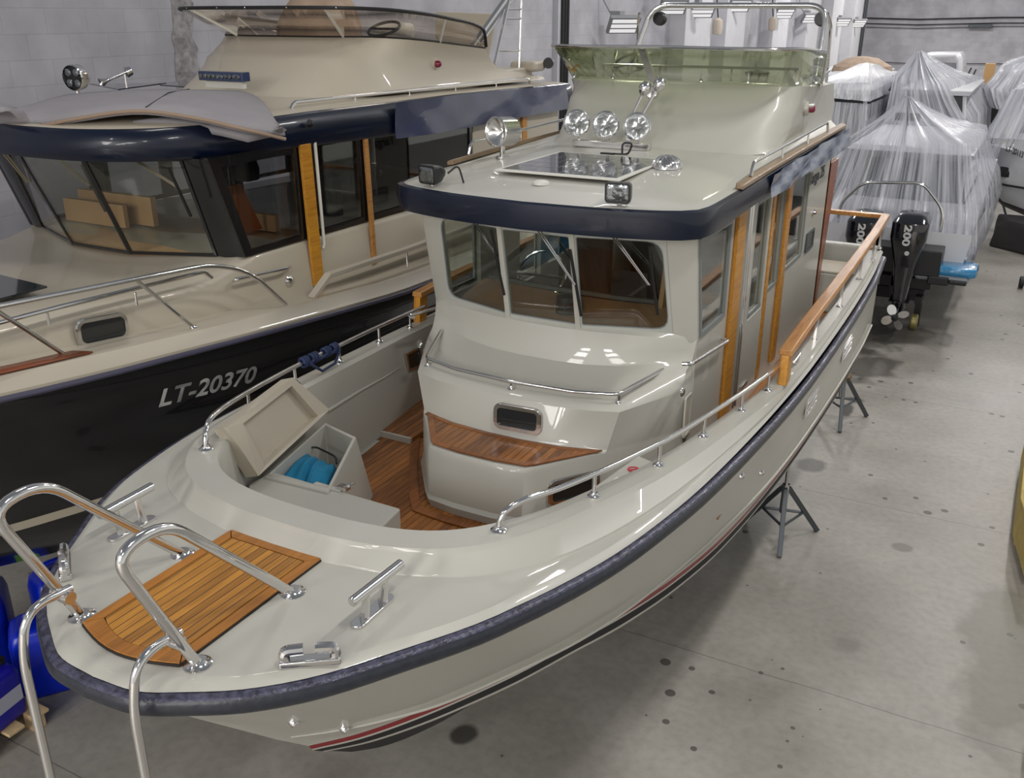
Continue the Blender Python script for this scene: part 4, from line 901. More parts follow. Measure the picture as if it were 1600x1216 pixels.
m = MB(); m.tube([p+X*.002 for p in a], [.012, .010, .006, .002], 8); m.build('moulded_crease', CREAM, boat)
# ------------------------------------------------------------------ things on the boat
m = MB(); cs = [Vector((-.93, 5.14, 2.29)), Vector((-.64, 5.08, 2.29)), Vector((-.47, 4.79, 2.32)), Vector((-.80, 4.77, 2.32))]
def grid4(c4, nu, nv, zf):
    rows = []
    for i in range(nu+1):
        u = i/nu; a = c4[0]*(1-u)+c4[3]*u; b = c4[1]*(1-u)+c4[2]*u
        rows.append([(a*(1-j/nv)+b*(j/nv))+Z*zf(u, j/nv) for j in range(nv+1)])
    return rows
BLUEC = simple('turquoise_fabric', srgb(0, 112, 150), .7, var=.15, vscale=8)
m.loft(grid4(cs, 14, 14, lambda u, v: .035*(abs(math.sin(v*PI*4))**.5)*1+.05*math.sin(PI*u)*math.sin(PI*v)))
bc = m.build('folded_cushion', BLUEC, None, solid=.08); tag(bc, 'turquoise quilted cushion lying in the open locker of the bow well', 'cushion')
bc['label'] = 'turquoise quilted cushion lying in the open bow well locker'
m = MB(); m.tube(rnd([cs[0]+Z*.05, (-.89, 5.20, 2.34), (-.70, 5.15, 2.34), cs[1]+Z*.05], .04), .006, 6); m.build('strap', RUBBER, bc)
# blue rope wound on the port rail
ROPE = simple('blue_rope', srgb(34, 48, 84), .7, var=.3, vscale=60)
cxr = lambda y: -(interp([(b, a) for a, b in Cp if b > 4.1], y)+interp([(b, a) for a, b in Dp if b > 4.2], y))/2
m = MB()
pts = []
for y0, y1, n_ in ((5.45, 5.52, 3), (5.55, 5.63, 3), (5.70, 5.76, 3), (5.80, 5.86, 3)):
    for k in range(n_*10):
        t = k/10*2*PI; y = y0+(y1-y0)*k/(n_*10); pts.append((cxr(y)+.026*math.cos(t), y, bz(y)+.113+.028*math.sin(t)))
m.tube(pts, .009, 6); m.tube([(cxr(5.5)+.03, 5.5, bz(5.5)+.1), (cxr(5.6)+.05, 5.6, bz(5.6)+.03), (cxr(5.75)+.05, 5.75, bz(5.75)+.04), (cxr(5.85)+.03, 5.85, bz(5.85)+.10)], .009, 6)
ro = m.build('mooring_rope', ROPE, None); tag(ro, 'dark blue rope wound round the low port rail of the bow well', 'rope')
# boarding ladder hooked on the bow hoops
lad = thing('boarding_ladder', (0, 2.93, 2.7), 'stainless boarding ladder hung over the bow from the two hoops', 'ladder')
for s in (-1, 1):
    m = MB(); x_ = s*.272
    m.tube(rnd([(x_, 3.13, 2.775), (x_, 2.95, 2.79), (x_, 2.905, 2.62), (x_, 2.90, 1.35)], .10, 8), .0165, 12); st_ = m.build('ladder_rail', CHROME, lad)
    m = MB(); m.lathe((x_-.028, 3.105, 2.755), X, [(.024, 0), (.026, .02), (.026, .036), (.024, .056)], 14, caps=True); m.build('clamp', CHROME, st_)
for zz in (2.05, 1.75, 1.45):
    m = MB(); m.tube([(-.272, 2.90, zz), (.272, 2.90, zz)], .014, 10); m.build('rung', CHROME, lad)
# ================================================================== NEIGHBOUR BOAT (port side)
NXc = -3.45
nb = thing('motor_boat', (NXc, 7, 1.0), 'big black-hulled motor boat with beige cabin and navy roof edge, on the left', 'boat')
def mir(p): p = Vector(p); return Vector((2*NXc-p.x, p.y, p.z))
def nboth(l): return [mir(p) for p in l[::-1]]+[Vector(p) for p in l]
NSZ = [(0.5, 3.28), (2, 3.12), (4, 2.88), (4.7, 2.81), (5.9, 2.70), (7.4, 2.58), (9, 2.54), (13, 2.56)]
nz = lambda y: interp(NSZ, y)
nbase = crom([(.02, .6, 0), (.4, .85, 0), (.8, 1.35, 0), (1.15, 2.1, 0), (1.4, 3.0, 0), (1.55, 4.0, 0), (1.6, 5.2, 0), (1.62, 7, 0), (1.62, 10, 0), (1.55, 12.6, 0)], 50)
def nlev(sc, pw, zf, ys, d=0):
    o = []
    for p in nbase:
        y = ys+(p.y-.6)*(12.6-ys)/12.0; x = p.x*sc*(p.x/1.62)**pw+d
        o.append(Vector((NXc+x, y, zf(y))))
    return nboth(o)
m = MB()
L0 = nlev(1, 0, lambda y: nz(y), .6); L1 = nlev(.99, 0, lambda y: nz(y)-.14, .75); L1b = nlev(.965, .0, lambda y: nz(y)-.20, .85); L2 = nlev(.955, .12, lambda y: 2.3+(nz(y)-2.6)*.5, 1.2)
L3 = nlev(.93, .3, lambda y: 2.02+(nz(y)-2.6)*.6, 1.6)
L3s = nlev(.9, .42, lambda y: 1.78+(nz(y)-2.6)*.8, 1.9); L3t = nlev(.895, .44, lambda y: 1.72+(nz(y)-2.6)*.8, 1.95); L4 = nlev(.85, .6, lambda y: interp([(2.4, 1.80), (4, 1.66), (5.5, 1.48), (7, 1.34), (9, 1.32)], y), 2.4)
kl = [Vector((NXc+(p.x-NXc)*.03, p.y, interp([(2.4, 1.75), (4, 1.52), (5.2, 1.25), (6.5, .94), (8, .8), (13, .78)], p.y))) for p in L4]
m.loft([L0, L1, L1b, L2, L3, L3s, L3t, L4, kl], mif=lambda i, j: 1 if i == 5 else 0)
a = [l[0] for l in (L0, L1, L1b, L2, L3, L3s, L3t, L4, kl)]; b = [l[-1] for l in (L0, L1, L1b, L2, L3, L3s, L3t, L4, kl)]
m.add(a+b[::-1], [tuple(range(18))])
m.build('hull', [BLACKHULL, CREAM2], nb, angle=50)
# gunwale, side decks and foredeck
dk = [nlev(1.0, 0, lambda y: nz(y)+.0, .6, .012), nlev(1.0, 0, lambda y: nz(y)+.03, .6, .015), nlev(.985, 0, lambda y: nz(y)+.05, .62), nlev(.96, 0, lambda y: nz(y)+.10, .68), nlev(.94, 0, lambda y: nz(y)+.105, .72), nlev(.92, 0, lambda y: nz(y)+.07, .78), nlev(.55, 0, lambda y: nz(y)+.07, 1.2), nlev(.0, 0, lambda y: nz(y)+.07, 1.5)]
m = MB(); m.loft(dk); m.build('deck', CREAM2, nb, angle=30)
m = MB(); m.tube([Vector((NXc+p.x+.012, p.y, nz(p.y)-.005)) for p in nbase[6:]], .018, 8); m.build('rub_strip', simple('rub_violet_grey', srgb(74, 72, 92), .35), nb)
# trunk cabin: side from the deck up to the window sill
TX = 1.20
def ring(z_, x_, ys, yk, fr): # fr: forward width
    return
tr = []
for (hx, fy, z0, z1) in ((1.22, 2.6, 0, 0), ):
    pass
def trunk(ins, zf, y0):
    pts = [(.25, y0), (.62-ins, y0+.25), (.95-ins, y0+.95), (1.12-ins, 4.0), (1.19-ins, 5.0), (1.20-ins, 6.2), (1.20-ins, 10.6)]
    c = crom([(a, b_, 0) for a, b_ in pts], 40); return nboth([Vector((NXc+p.x, p.y, zf(p.y))) for p in c])
TT = [(2.5, 3.08), (3.4, 3.10), (4.3, 3.11), (4.9, 3.07), (5.7, 3.0), (6.0, 3.03), (6.3, 3.10), (7, 3.09), (11, 3.02)]
tz = lambda y: interp(TT, y)
m = MB(); m.loft([trunk(0, lambda y: nz(y)+.05, 2.5), trunk(.03, lambda y: tz(y)-.05, 2.55), trunk(.05, lambda y: tz(y)-.01, 2.6), trunk(.09, lambda y: tz(y)+.012, 2.65), trunk(.5, lambda y: tz(y)+.035 if y < 5.8 else tz(y)+.012, 2.9), trunk(1.2, lambda y: tz(y)+.05 if y < 5.8 else tz(y), 3.2)])
m.build('cabin_trunk', CREAM2, nb, angle=45)
# black foredeck hatch glass and teak inlay in the gunwale
m = MB(); m.prism([P(0, 432, z=3.16), P(74, 450, z=3.16), P(-10, 472, z=3.16), P(-150, 460, z=3.16)], (0, 0, .012)); m.build('deck_hatch', PANE_DARK, nb, smooth=False)
m = MB(); m.loft([[Vector((-1.945, y, nz(y)+.108)) for y in (2.6, 3.4, 4.2, 4.62)], [Vector((-2.04, y, nz(y)+.110)) for y in (2.6, 3.4, 4.2, 4.56)]]); m.build('teak_inlay', TEAKDK, nb, solid=.01)
# porthole in the trunk side
porthole((NXc+1.192, 4.94, 2.925), (0, 1, -.11), (0.03, 0, 1), .36, .17, .06, nb)
# handrails
m = MB(); a = [P(-60, 520, x=-2.2), P(100, 478, x=-2.2), P(319, 425, x=-2.2), P(331, 434, x=-2.2)]; m.tube(rnd(a, .05), .013, 10)
for px, py in ((73, 487), (211, 457)): p = P(px, py, x=-2.2); m.tube([p, p-Z*.08], .009, 8)
m.build('trunk_handrail', CHROME, nb)
m = MB(); m.tube(rnd([P(-120, 505, x=-2.02), P(0, 478, x=-2.02), P(215, 436, x=-2.02), P(330, 413, x=-2.02), P(392, 425, x=-2.02), P(447, 476, x=-2.02)], .22, 8), .0155, 12); pr_ = m.build('pulpit_rail', CHROME, nb)
for a, b in (((213, 438), (303, 512)), ((-5, 486), (103, 556))):
    m = MB(); m.tube([P(*a, x=-2.02), P(*b, x=-2.03)], .012, 10); foot(m, P(*b, x=-2.03)-Z*.005, .028); m.build('stanchion', CHROME, pr_)
m = MB(); m.tube(rnd([P(365, 439, x=-2.25), P(368, 437, x=-2.19), P(450, 419, x=-2.19), P(454, 416, x=-2.25)], .03), .012, 10); m.build('grab_rail', CHROME, nb)
m = MB(); m.lathe(P(453, 440, x=-2.25)-X*.01, X, [(.045, 0), (.045, .008), (.035, .016), (.012, .03), (.001, .03)], 18); m.build('deck_filler', CHROME, nb)
# side deck rail (bare aluminium cap)
m = MB(); a = P(487, 466, x=-2.06); b = P(513, 430, x=-2.06); pts = [a, b, Vector((-2.06, 7.9, b.z-.02)), Vector((-2.06, 11.5, b.z-.0))]
for p, q in zip(pts, pts[1:]):
    d = (q-p); c = (p+q)/2; n_ = X.cross(d.normalized()); m.obox(c, X*.03, d/2*1.01, n_*.018)
sr = m.build('side_deck_rail', simple('weathered_cap', srgb(176, 168, 154), .5), nb, bevel=.005)
for y in (7.9, 9.2, 10.5): m = MB(); m.tube([(-2.06, y, nz(y)+.1), (-2.06, y, b.z-.02)], .01, 8); m.build('stanchion', CHROME, sr)
# wheelhouse sides: dark glass between black posts
SX = NXc+1.17
hb, ht = 3.09, 3.80
NB_BLACK = simple('gloss_black_frame', srgb(22, 23, 26), .2, coat=.5)
sh = [(7.04-6.9, 7.62-6.9, .04, .68), (7.76-6.9, 9.35-6.9, .04, .68)]
for s in (1, -1):
    m = MB(); wall_holes(m, (NXc+s*1.17, 6.9, hb), Y, Z, 3.7, .72, sh, .03, X*s)
    x_ = NXc+s*1.17; q = [Vector((x_, 6.22, hb)), Vector((x_, 6.9, hb)), Vector((x_, 6.9, 3.81)), Vector((x_, 5.97, 3.81))]; inn = [Vector((x_, 6.29, 3.13)), Vector((x_, 6.84, 3.13)), Vector((x_, 6.84, 3.74)), Vector((x_, 6.08, 3.74))]
    m.loft([q, inn, [p-X*s*.03 for p in inn], [p-X*s*.03 for p in q], q], closed=True); m.build('wheelhouse_frame', NB_BLACK, nb, smooth=False)
    m = MB(); m.prism([p-X*s*.012 for p in inn], (-s*.006, 0, 0)); m.build('side_window', GLASSD, nb, smooth=False)
for s in (1, -1):
    for u0, u1, v0, v1 in sh:
        m = MB(); x_ = NXc+s*1.155; m.box(x_-.003, x_+.003, 6.9+u0-.01, 6.9+u1+.01, hb+v0-.01, hb+v1+.01); m.build('side_window', GLASSD, nb, smooth=False)
    m = MB(); wall_holes(m, (NXc+s*1.178, 9.4, hb-.1), Y, Z, 1.9, .85, [], .03, X*s); m.build('aft_side_panel', CREAM2, nb, bevel=.01)
    for y0, y1, nm, mt in ((6.88, 7.0, 'teak_batten', TEAKP), (7.66, 7.71, 'teak_batten', TEAKR), (10.4, 10.5, 'teak_batten', TEAKP)):
        m = MB(); m.prism([(NXc+s*1.19, y0, 2.72), (NXc+s*1.19, y1, 2.72), (NXc+s*1.18, y1-.02, 3.80), (NXc+s*1.18, y0-.02, 3.80)], (s*.025, 0, 0)); m.build(nm, mt, nb, bevel=.004)
    m = MB(); m.tube([(NXc+s*1.20, 7.03, 3.80), (NXc+s*1.20, 7.05, 3.02), (NXc+s*1.2, 7.03, 2.99)], .013, 8); m.build('door_track', WHITE, nb)
# front windscreen raking forwards
wb = [Vector((NXc+a, b, c)) for a, b, c in ((-.97, 6.19, 3.09), (-.33, 5.965, 3.07), (.30, 5.965, 3.07), (.95, 6.17, 3.085))]
wt = [Vector((NXc+a, b, 3.80)) for a, b in ((-.93, 5.95), (-.18-.10, 5.62), (.33, 5.66), (.93, 5.97))]
for i in range(3):
    q = [wb[i], wb[i+1], wt[i+1], wt[i]]; n_ = (q[1]-q[0]).cross(q[3]-q[0]).normalized(); m = MB(); m.prism(q, n_*-.006); g = m.build('windscreen_pane', GLASS, nb, smooth=False)
    cen = sum(q, Vector())/4; inn = [p+(cen-p).normalized()*.03 for p in q]; m = MB(); m.loft([q, [p+n_*.008 for p in q], [p+n_*.008 for p in inn], inn], closed=True); m.build('gasket', NB_BLACK, g, smooth=False)
for s, A_, B_ in ((1, wb[3], wt[3]), (-1, wb[0], wt[0])):
    m = MB(); A2 = Vector((NXc+s*1.172, 6.235, hb)); B2 = Vector((NXc+s*1.172, 5.985, 3.80)); m.loft([[A_, A_+Vector((s*.08, .0, 0)), A2+Vector((0, 0, 0)), A2-X*s*.05, A_+Vector((0, .1, 0))], [B_, B_+Vector((s*.10, -.01, 0)), B2, B2-X*s*.05, B_+Vector((0, .1, 0))]], closed=True, caps=True); m.build('corner_post', NB_BLACK, nb)
# wipers
for a, b, c, d in (((5, 240), (42, 285), (33, 245), (72, 318)), ((85, 245), (138, 290), (128, 258), (165, 330)), ((205, 248), (275, 292), (263, 262), (298, 338))):
    m = MB()
    for k in (0, 5): m.tube([P(a[0]+k, a[1], z=3.78), P(b[0]+k*.6, b[1], y=5.85 if b[0] > 60 else 5.8)], .006, 6)
    wp = m.build('windscreen_wiper', simple('wiper_metal', srgb(170, 160, 140), .3, metal=.6) if a[0] == 5 else MATS['wiper_metal'], nb); m = MB(); yy = 5.78; m.tube([P(c[0], c[1], y=yy), P(d[0], d[1], y=yy+.14)], .012, 6); m.build('blade', RUBBER, wp)
# roof and navy edge
ro_ = crom([(0, 5.50, 0), (.45, 5.54, 0), (.8, 5.70, 0), (1.03, 5.98, 0), (1.14, 6.45, 0), (1.18, 7.2, 0), (1.2, 8.5, 0), (1.18, 10, 0), (1.16, 11.6, 0)], 50)
def nr(sc, zf, hgt=0): return nboth([Vector((NXc+p.x*sc, 8+(p.y-8)*(1-(1-sc)*.4), zf(p.y)+hgt)) for p in ro_])
nzr = lambda y: interp([(5.5, 4.0), (7, 4.02), (9, 4.01), (11.6, 3.96)], y)
nzl = lambda y: interp([(5.5, 3.80), (6.7, 3.785), (8.5, 3.73), (11.6, 3.72)], y)
m = MB(); m.loft([nr(1, nzr, -.01), nr(.985, nzr), nr(.9, nzr, .02), nr(.6, nzr, .05), nr(0, nzr, .06)]); m.build('roof', CREAM2, nb, angle=40)
m = MB(); m.loft([nr(.985, nzr, .002), nr(1.015, nzr, -.02), nr(1.03, lambda y: nzr(y)*.55+nzl(y)*.45), nr(1.03, lambda y: nzl(y)+.03), nr(1.01, nzl), nr(.93, nzl), nr(.9, nzl, .06)]); m.build('roof_edge', NAVY, nb, angle=50)
# creased film strip clinging to the roof side
m = MB(); rg = []
random.seed(5)
for k in range(6):
    f = k/5; rg.append([Vector((NXc+1.262+.012*math.sin(y*2.6+k*.7)+.004*math.sin(y*11-k)+.004*random.random(), y, nzr(y)*(1-f)+(nzl(y)-.02)*f)) for y in [8.0+.12*i for i in range(29)]])
m.loft(rg); m.build('protective_film', FILM2, nb, angle=20)
m = MB(); m.loft([nr(.93, lambda y: 3.84), nr(0, lambda y: 3.86)]); m.build('headlining', GREYIN, nb)
m = MB(); m.tube(rnd([P(452, 178, x=-2.42), P(458, 160, x=-2.42), P(825, 122, x=-2.42), P(830, 132, x=-2.42)], .06), .014, 10)
for px in (555, 640, 712, 775): p = P(px, 160-(px-458)*38/367, x=-2.42); m.tube([p, p-Z*.07], .009, 8)
m.build('roof_grab_rail', CHROME, nb)
m = MB(); m.lathe(P(483, 193, x=NXc+1.235), X, [(.03, 0), (.02, .03), (.001, .035)], 12); m.build('edge_fitting', RUBBER, nb)
# flybridge body
def fring(l): return nboth([Vector(p)+X*NXc for p in crom(l, 24)])
m = MB(); m.loft([fring(r) for r in (
    [(.0, 7.35, 4.06), (.45, 7.42, 4.06), (.80, 7.65, 4.06), (1.0, 8.2, 4.06), (1.05, 9.2, 4.05), (1.05, 11.2, 4.02)],
    [(.0, 7.42, 4.10), (.45, 7.48, 4.10), (.78, 7.70, 4.10), (.97, 8.2, 4.10), (1.02, 9.2, 4.09), (1.02, 11.2, 4.05)],
    [(.0, 7.80, 4.34), (.45, 7.84, 4.34), (.78, 8.00, 4.34), (.96, 8.4, 4.33), (1.01, 9.2, 4.30), (1.0, 10.2, 4.18)],
    [(.0, 7.98, 4.42), (.45, 8.02, 4.42), (.80, 8.16, 4.42), (.98, 8.5, 4.41), (1.03, 9.2, 4.38), (1.02, 10.0, 4.30)],
    [(.0, 8.16, 4.51), (.45, 8.19, 4.51), (.84, 8.32, 4.51), (1.02, 8.62, 4.49), (1.06, 9.1, 4.45), (1.04, 9.9, 4.38)],
    [(.0, 8.26, 4.51), (.45, 8.28, 4.51), (.78, 8.38, 4.51), (.95, 8.66, 4.49), (1.0, 9.1, 4.45), (.98, 9.9, 4.38)],
    [(.0, 8.3, 4.05), (.45, 8.32, 4.05), (.78, 8.4, 4.05), (.93, 8.66, 4.05), (.95, 9.1, 4.05), (.95, 9.9, 4.05)])]); m.build('flybridge', CREAM2, nb, angle=42)
gb2 = crom([(.0, 8.16, 4.515), (.45, 8.19, 4.515), (.84, 8.32, 4.515), (1.02, 8.62, 4.495), (1.06, 9.1, 4.455), (1.04, 9.9, 4.385)], 30)
gt2 = crom([(.0, 7.72, 4.745), (.50, 7.75, 4.745), (.95, 7.90, 4.74), (1.18, 8.25, 4.72), (1.22, 8.9, 4.665), (1.12, 9.72, 4.56), (1.06, 9.88, 4.40)], 30)
G0 = nboth([p+X*NXc for p in gb2]); G1 = nboth([p+X*NXc for p in gt2])
m = MB(); m.loft([G0, G1]); fg2 = m.build('flybridge_windscreen', GLASSBR, nb, solid=.006)
m = MB(); m.tube(G1, .015, 8); m.tube(G0, .008, 6); m.build('screen_frame', RUBBER, fg2)
for k in (10, 22, 37, 49): m = MB(); m.tube([G0[k], G1[k]], .012, 8); m.build('screen_post', WHITE, fg2)
m = MB()
for k in range(2, 58, 4): m.lathe(G1[k]-Y*.014, -Y, [(.007, 0), (.001, .006)], 8)
m.build('screw_head', CHROME, fg2)
m = MB(); c = P(682, 100, x=NXc+1.02); m.lathe(c-X*.02, X, [(.055, 0), (.05, .02), (.001, .022)], 18); o = m.build('navigation_light', CREAM2, nb)
m = MB(); m.lathe(c+X*.0, X, [(.032, 0), (.03, .03), (.018, .045), (.001, .05)], 14); m.build('lens', MATS['nav_red'], o)
m = MB(); m.box(NXc-1.0, NXc+1.0, 9.88, 11.0, 4.03, 4.16); m.build('aft_fly_deck', CREAM2, nb, bevel=.02)
# grey helm seat, steering wheel, mast tubes and ladder on top
m = MB(); m.box(-3.35, -2.95, 9.3, 9.5, 4.2, 4.62); m.build('fly_seat', WHITE, nb, bevel=.05)
m = MB(); wc = P(600, 45, y=9.0); b_ = Vector((0, .8, .35)).normalized(); m.tube([wc+X*.15*math.cos(t*PI/10)+b_*.15*math.sin(t*PI/10) for t in range(20)], .014, 8, closed=True); m.tube([wc-X*.15, wc+X*.15], .012, 6); m.build('steering_wheel', RUBBER, nb)
m = MB(); m.tube([P(738, 72, x=-2.5), P(790, -2, x=-2.5)], .028, 12); m.tube([P(750, 68, x=-2.55), P(800, -2, x=-2.55)], .02, 12); m.build('mast_strut', CHROME, nb)
m = MB(); m.tube([P(773, 100, x=-2.5), P(796, -2, x=-2.5)], .017, 10); m.tube([P(811, 110, x=-2.5), P(815, -2, x=-2.5)], .014, 10)
for y in (14, 29, 79): m.tube([P(792-(y-10)*.21, y, x=-2.5), P(814, y, x=-2.5)], .012, 8)
m.build('fly_ladder', CHROME, nb)
m = MB(); m.prism([P(680, 18, y=10.9), P(775, 22, y=10.9), P(760, 100, y=10.9), P(742, 80, y=10.9), P(680, 60, y=10.9)], (0, .04, 0)); m.build('aft_fly_panel', CREAM2, nb, bevel=.01)
m = MB(); c = P(825, 103, x=-2.5); m.obox(c, (.16, 0, 0), (0, .14, 0), (0, 0, .055)); m.build('liferaft_box', CREAM2, nb, bevel=.04)
m = MB(); m.lathe(c+Vector((.2, .1, .03)), (.4, -1, 0), [(.001, -.06), (.05, -.05), (.06, 0), (.055, .03), (.001, .03)], 14); m.build('stern_lamp', BLACKPL, nb)
# roof lamps
c = P(118, 121, z=4.21); m = MB(); dd = Vector((.15, -1, -.05)).normalized(); m.lathe(c, dd, [(.001, -.10), (.07, -.09), (.10, -.04), (.105, .03), (.098, .04)], 24); m.tube([c-Z*.14, c-Z*.08], .014, 8); sl = m.build('round_spotlight', CHROME, nb)
m = MB(); m.lathe(c+dd*.02, dd, [(.097, 0), (.001, .005)], 24); m.build('lamp_face', BLACKPL, sl)
uu = dd.cross(Z).normalized(); vv = uu.cross(dd)
for a, b in ((-1, -1), (-1, 1), (1, -1), (1, 1)): m = MB(); m.lathe(c+dd*.024+uu*a*.042+vv*b*.042, dd, [(.034, 0), (.03, .01), (.001, .016)], 14); m.build('led_lens', LENS, sl)
c = P(350, 119, y=7.22); m = MB(); m.obox(c, (.235, 0, 0), (0, .045, 0), (0, 0, .036)); lb = m.build('led_bar', NAVY2, nb, bevel=.006)
m = MB()
for k in range(10): m.lathe(c+X*(-.2+.044*k)-Y*.045, -Y, [(.02, 0), (.018, .008), (.001, .012)], 10)
m.build('led_lens_row', LENS, lb)
m = MB(); m.box(c.x-.2, c.x+.2, c.y-.01, c.y+.03, c.z-.09, c.z-.04); m.build('mounting_bracket', WHITE, lb)
m = MB(); a = P(157, 130, z=4.12); b = P(195, 114, z=4.2); m.lathe(a, b-a, [(.045, 0), (.02, .05), (.012, .1), (.012, (b-a).length), (.05, (b-a).length+.01), (.04, (b-a).length+.06), (.001, (b-a).length+.07)], 14); m.tube([b, b-Z*.14], .01, 8); m.build('horn', CHROME, nb)
for (a1, a2, a3) in (((140, 132), (260, 131), (185, 141)), ((250, 134), (320, 118), (330, 140)), ((350, 132), (450, 135), (400, 142))):
    m = MB(); m.prism([P(*a1, z=4.075), P(*a2, z=4.08), P(*a3, z=4.075)], (0, 0, .01)); m.build('roof_solar_sheet', CELL, nb, smooth=False)
# black lamp under the pad
c = P(150, 181, z=4.05); m = MB(); m.lathe(c, (-.4, -1, -.4), [(.001, -.08), (.04, -.07), (.055, 0), (.055, .04), (.045, .045)], 16); o = m.build('black_spotlight', BLACKPL, nb)
m = MB(); m.lathe(c+Vector((-.4, -1, -.4)).normalized()*.04, (-.4, -1, -.4), [(.05, 0), (.001, .006)], 16); m.build('lens', LENS, o)
# interior
m = MB(); m.loft([[p+Vector((0, .04, .0)) for p in wb], [Vector((NXc-1.05, 7.0, 3.12)), Vector((NXc-.4, 6.95, 3.12)), Vector((NXc+.3, 6.95, 3.12)), Vector((NXc+1.05, 7.0, 3.12))]]); m.build('dashboard', simple('tan_veneer', srgb(186, 146, 108), .5), nb, solid=.02)
m = MB(); m.box(NXc-.95, NXc-.1, 6.55, 6.6, 3.12, 3.35); m.box(NXc+.2, NXc+.9, 6.85, 6.9, 3.12, 3.25); m.build('dash_panel', MATS['tan_veneer'], nb)
m = MB(); m.box(NXc-.95, NXc-.25, 6.40, 6.44, 3.12, 3.30); m.build('chart_shelf', MATS['tan_veneer'], nb)
m = MB(); m.box(NXc-1.1, NXc+1.1, 6.9, 11, 2.2, 2.3); m.box(NXc-1.1, NXc+1.1, 10.9, 11, 2.3, 3.8); m.build('cabin_inner', DARKIN, nb)
for x_ in (-.5, .62):
    m = MB(); m.box(NXc+x_-.25, NXc+x_+.25, 7.2, 7.7, 2.6, 2.85); m.box(NXc+x_-.22, NXc+x_+.22, 7.65, 7.8, 2.8, 3.45); m.build('helm_seat', DARKIN, nb, bevel=.05)
m = MB(); m.prism([(NXc+.78, 6.55, 3.15), (NXc+.78, 6.8, 3.15), (NXc+.78, 6.62, 3.52), (NXc+.78, 6.48, 3.52)], (.03, 0, 0)); m.build('wood_panel', simple('orange_wood', srgb(170, 92, 44), .4), nb)
m = MB(); m.lathe((NXc+.75, 6.75, 3.58), Z, [(.001, .12), (.08, .10), (.10, .03), (.09, -.05), (.001, -.07)], 16); m.build('headrest', DARKIN, nb)
# registration number on the topside
o_ = P(251, 638, x=-1.912); e_ = P(402, 596, x=-1.912); up_ = (Vector((.16, 0, .98)))
rn = text_mesh('registration_number', 'LT-20370', o_, (e_-o_), up_, .12, simple('number_grey', srgb(186, 188, 184), .4), nb, depth=.004, shear=.3, bold=.022, width=(e_-o_).length)
def nside(y, z):
    prs = []
    for l in (L0, L1, L1b, L2, L3):
        h = [p for p in l if p.x >= NXc]
        for a, b in zip(h, h[1:]):
            if a.y <= y <= b.y: t = (y-a.y)/(b.y-a.y+1e-9); prs.append((a.z+(b.z-a.z)*t, a.x+(b.x-a.x)*t)); break
    for (z1, x1), (z0, x0) in zip(prs, prs[1:]):
        if z0 <= z <= z1: return x0+(x1-x0)*(z-z0)/(z1-z0+1e-9)
    return prs[-1][1]
for v in rn.data.vertices:
    p = v.co+rn.location; v.co.x = nside(p.y, p.z)-rn.location.x+(.004 if (v.index >= 0 and p.x > 0) else .003)
o_ = P(530, 207, x=SX+.01)
# grey sun pad lying over the roof front
PAD = simple('pad_grey_fabric', srgb(148, 144, 148), .75, var=.05, vscale=4)
fr_ = [P(*q) if False else P(q[0], q[1], z=q[2]) for q in [(-20, 201, 3.97), (0, 198, 3.98), (60, 192, 4.02), (120, 180, 4.08), (215, 168, 4.13), (310, 180, 4.08), (380, 196, 4.02), (446, 212, 3.93)]]
bk_ = [P(q[0], q[1], z=q[2]) for q in [(-20, 180, 4.05), (0, 176, 4.10), (60, 160, 4.12), (110, 147, 4.14), (215, 140, 4.16), (300, 140, 4.15), (388, 144, 4.13), (440, 200, 3.99)]]
fr_ = crom(fr_, 24); bk_ = crom(bk_, 24)
m = MB(); rg = []
for k in range(7):
    f = k/6; rg.append([a*(1-f)+b*f+Z*(.03*math.sin(PI*f)) for a, b in zip(fr_, bk_)])
m.loft(rg); pad = m.build('sun_pad', PAD, None, solid=.045); tag(pad, 'large grey sun pad lying across the front of the black-hulled boat roof', 'pad')
m = MB(); m.tube([p-Z*.022+Vector((0, -.004, 0)) for p in fr_], .012, 8); m.build('piping', simple('pad_edge_tan', srgb(150, 128, 110), .6), pad)
m = MB(); a = fr_[13]; b = bk_[13]; m.tube([a+Z*.003, (a+b)/2+Z*.036, b+Z*.003], .004, 6); m.build('seam', RUBBER, pad)
m = MB(); fr2 = [p-Z*.085+Vector((.02, .10, 0)) for p in fr_[11:20]]; bk2 = [p+Vector((0, .35, .015)) for p in fr2]; m.loft([fr2, bk2]); pd2 = m.build('sun_pad', PAD, None, solid=.05); tag(pd2, 'narrow folded grey pad tucked under the large sun pad on the roof', 'pad')
# tan cover over the flybridge seat
TAN = simple('tan_cover_cloth', srgb(170, 148, 128), .8, var=.15, vscale=5)
m = MB(); random.seed(2); rings = []
cc = Vector((-3.72, 9.0, 0))
for k, (z_, r_) in enumerate(((4.08, .42), (4.3, .44), (4.48, .43), (4.62, .40), (4.74, .36), (4.83, .28), (4.87, .12), (4.875, .01))):
    rings.append([cc+Vector((math.cos(t)*r_*(1.05)*(1+.10*math.sin(5*t+k)+.05*math.sin(9*t-k*2)), math.sin(t)*r_*.75*(1+.08*math.sin(6*t+k*1.3)), z_+.02*math.sin(4*t+k))) for t in [2*PI*i/36 for i in range(36)]])
m.loft(rings, closed=True); cv = m.build('seat_cover', TAN, None, angle=30); tag(cv, 'crumpled tan cloth cover over a seat behind the left boat upper windscreen', 'cover')
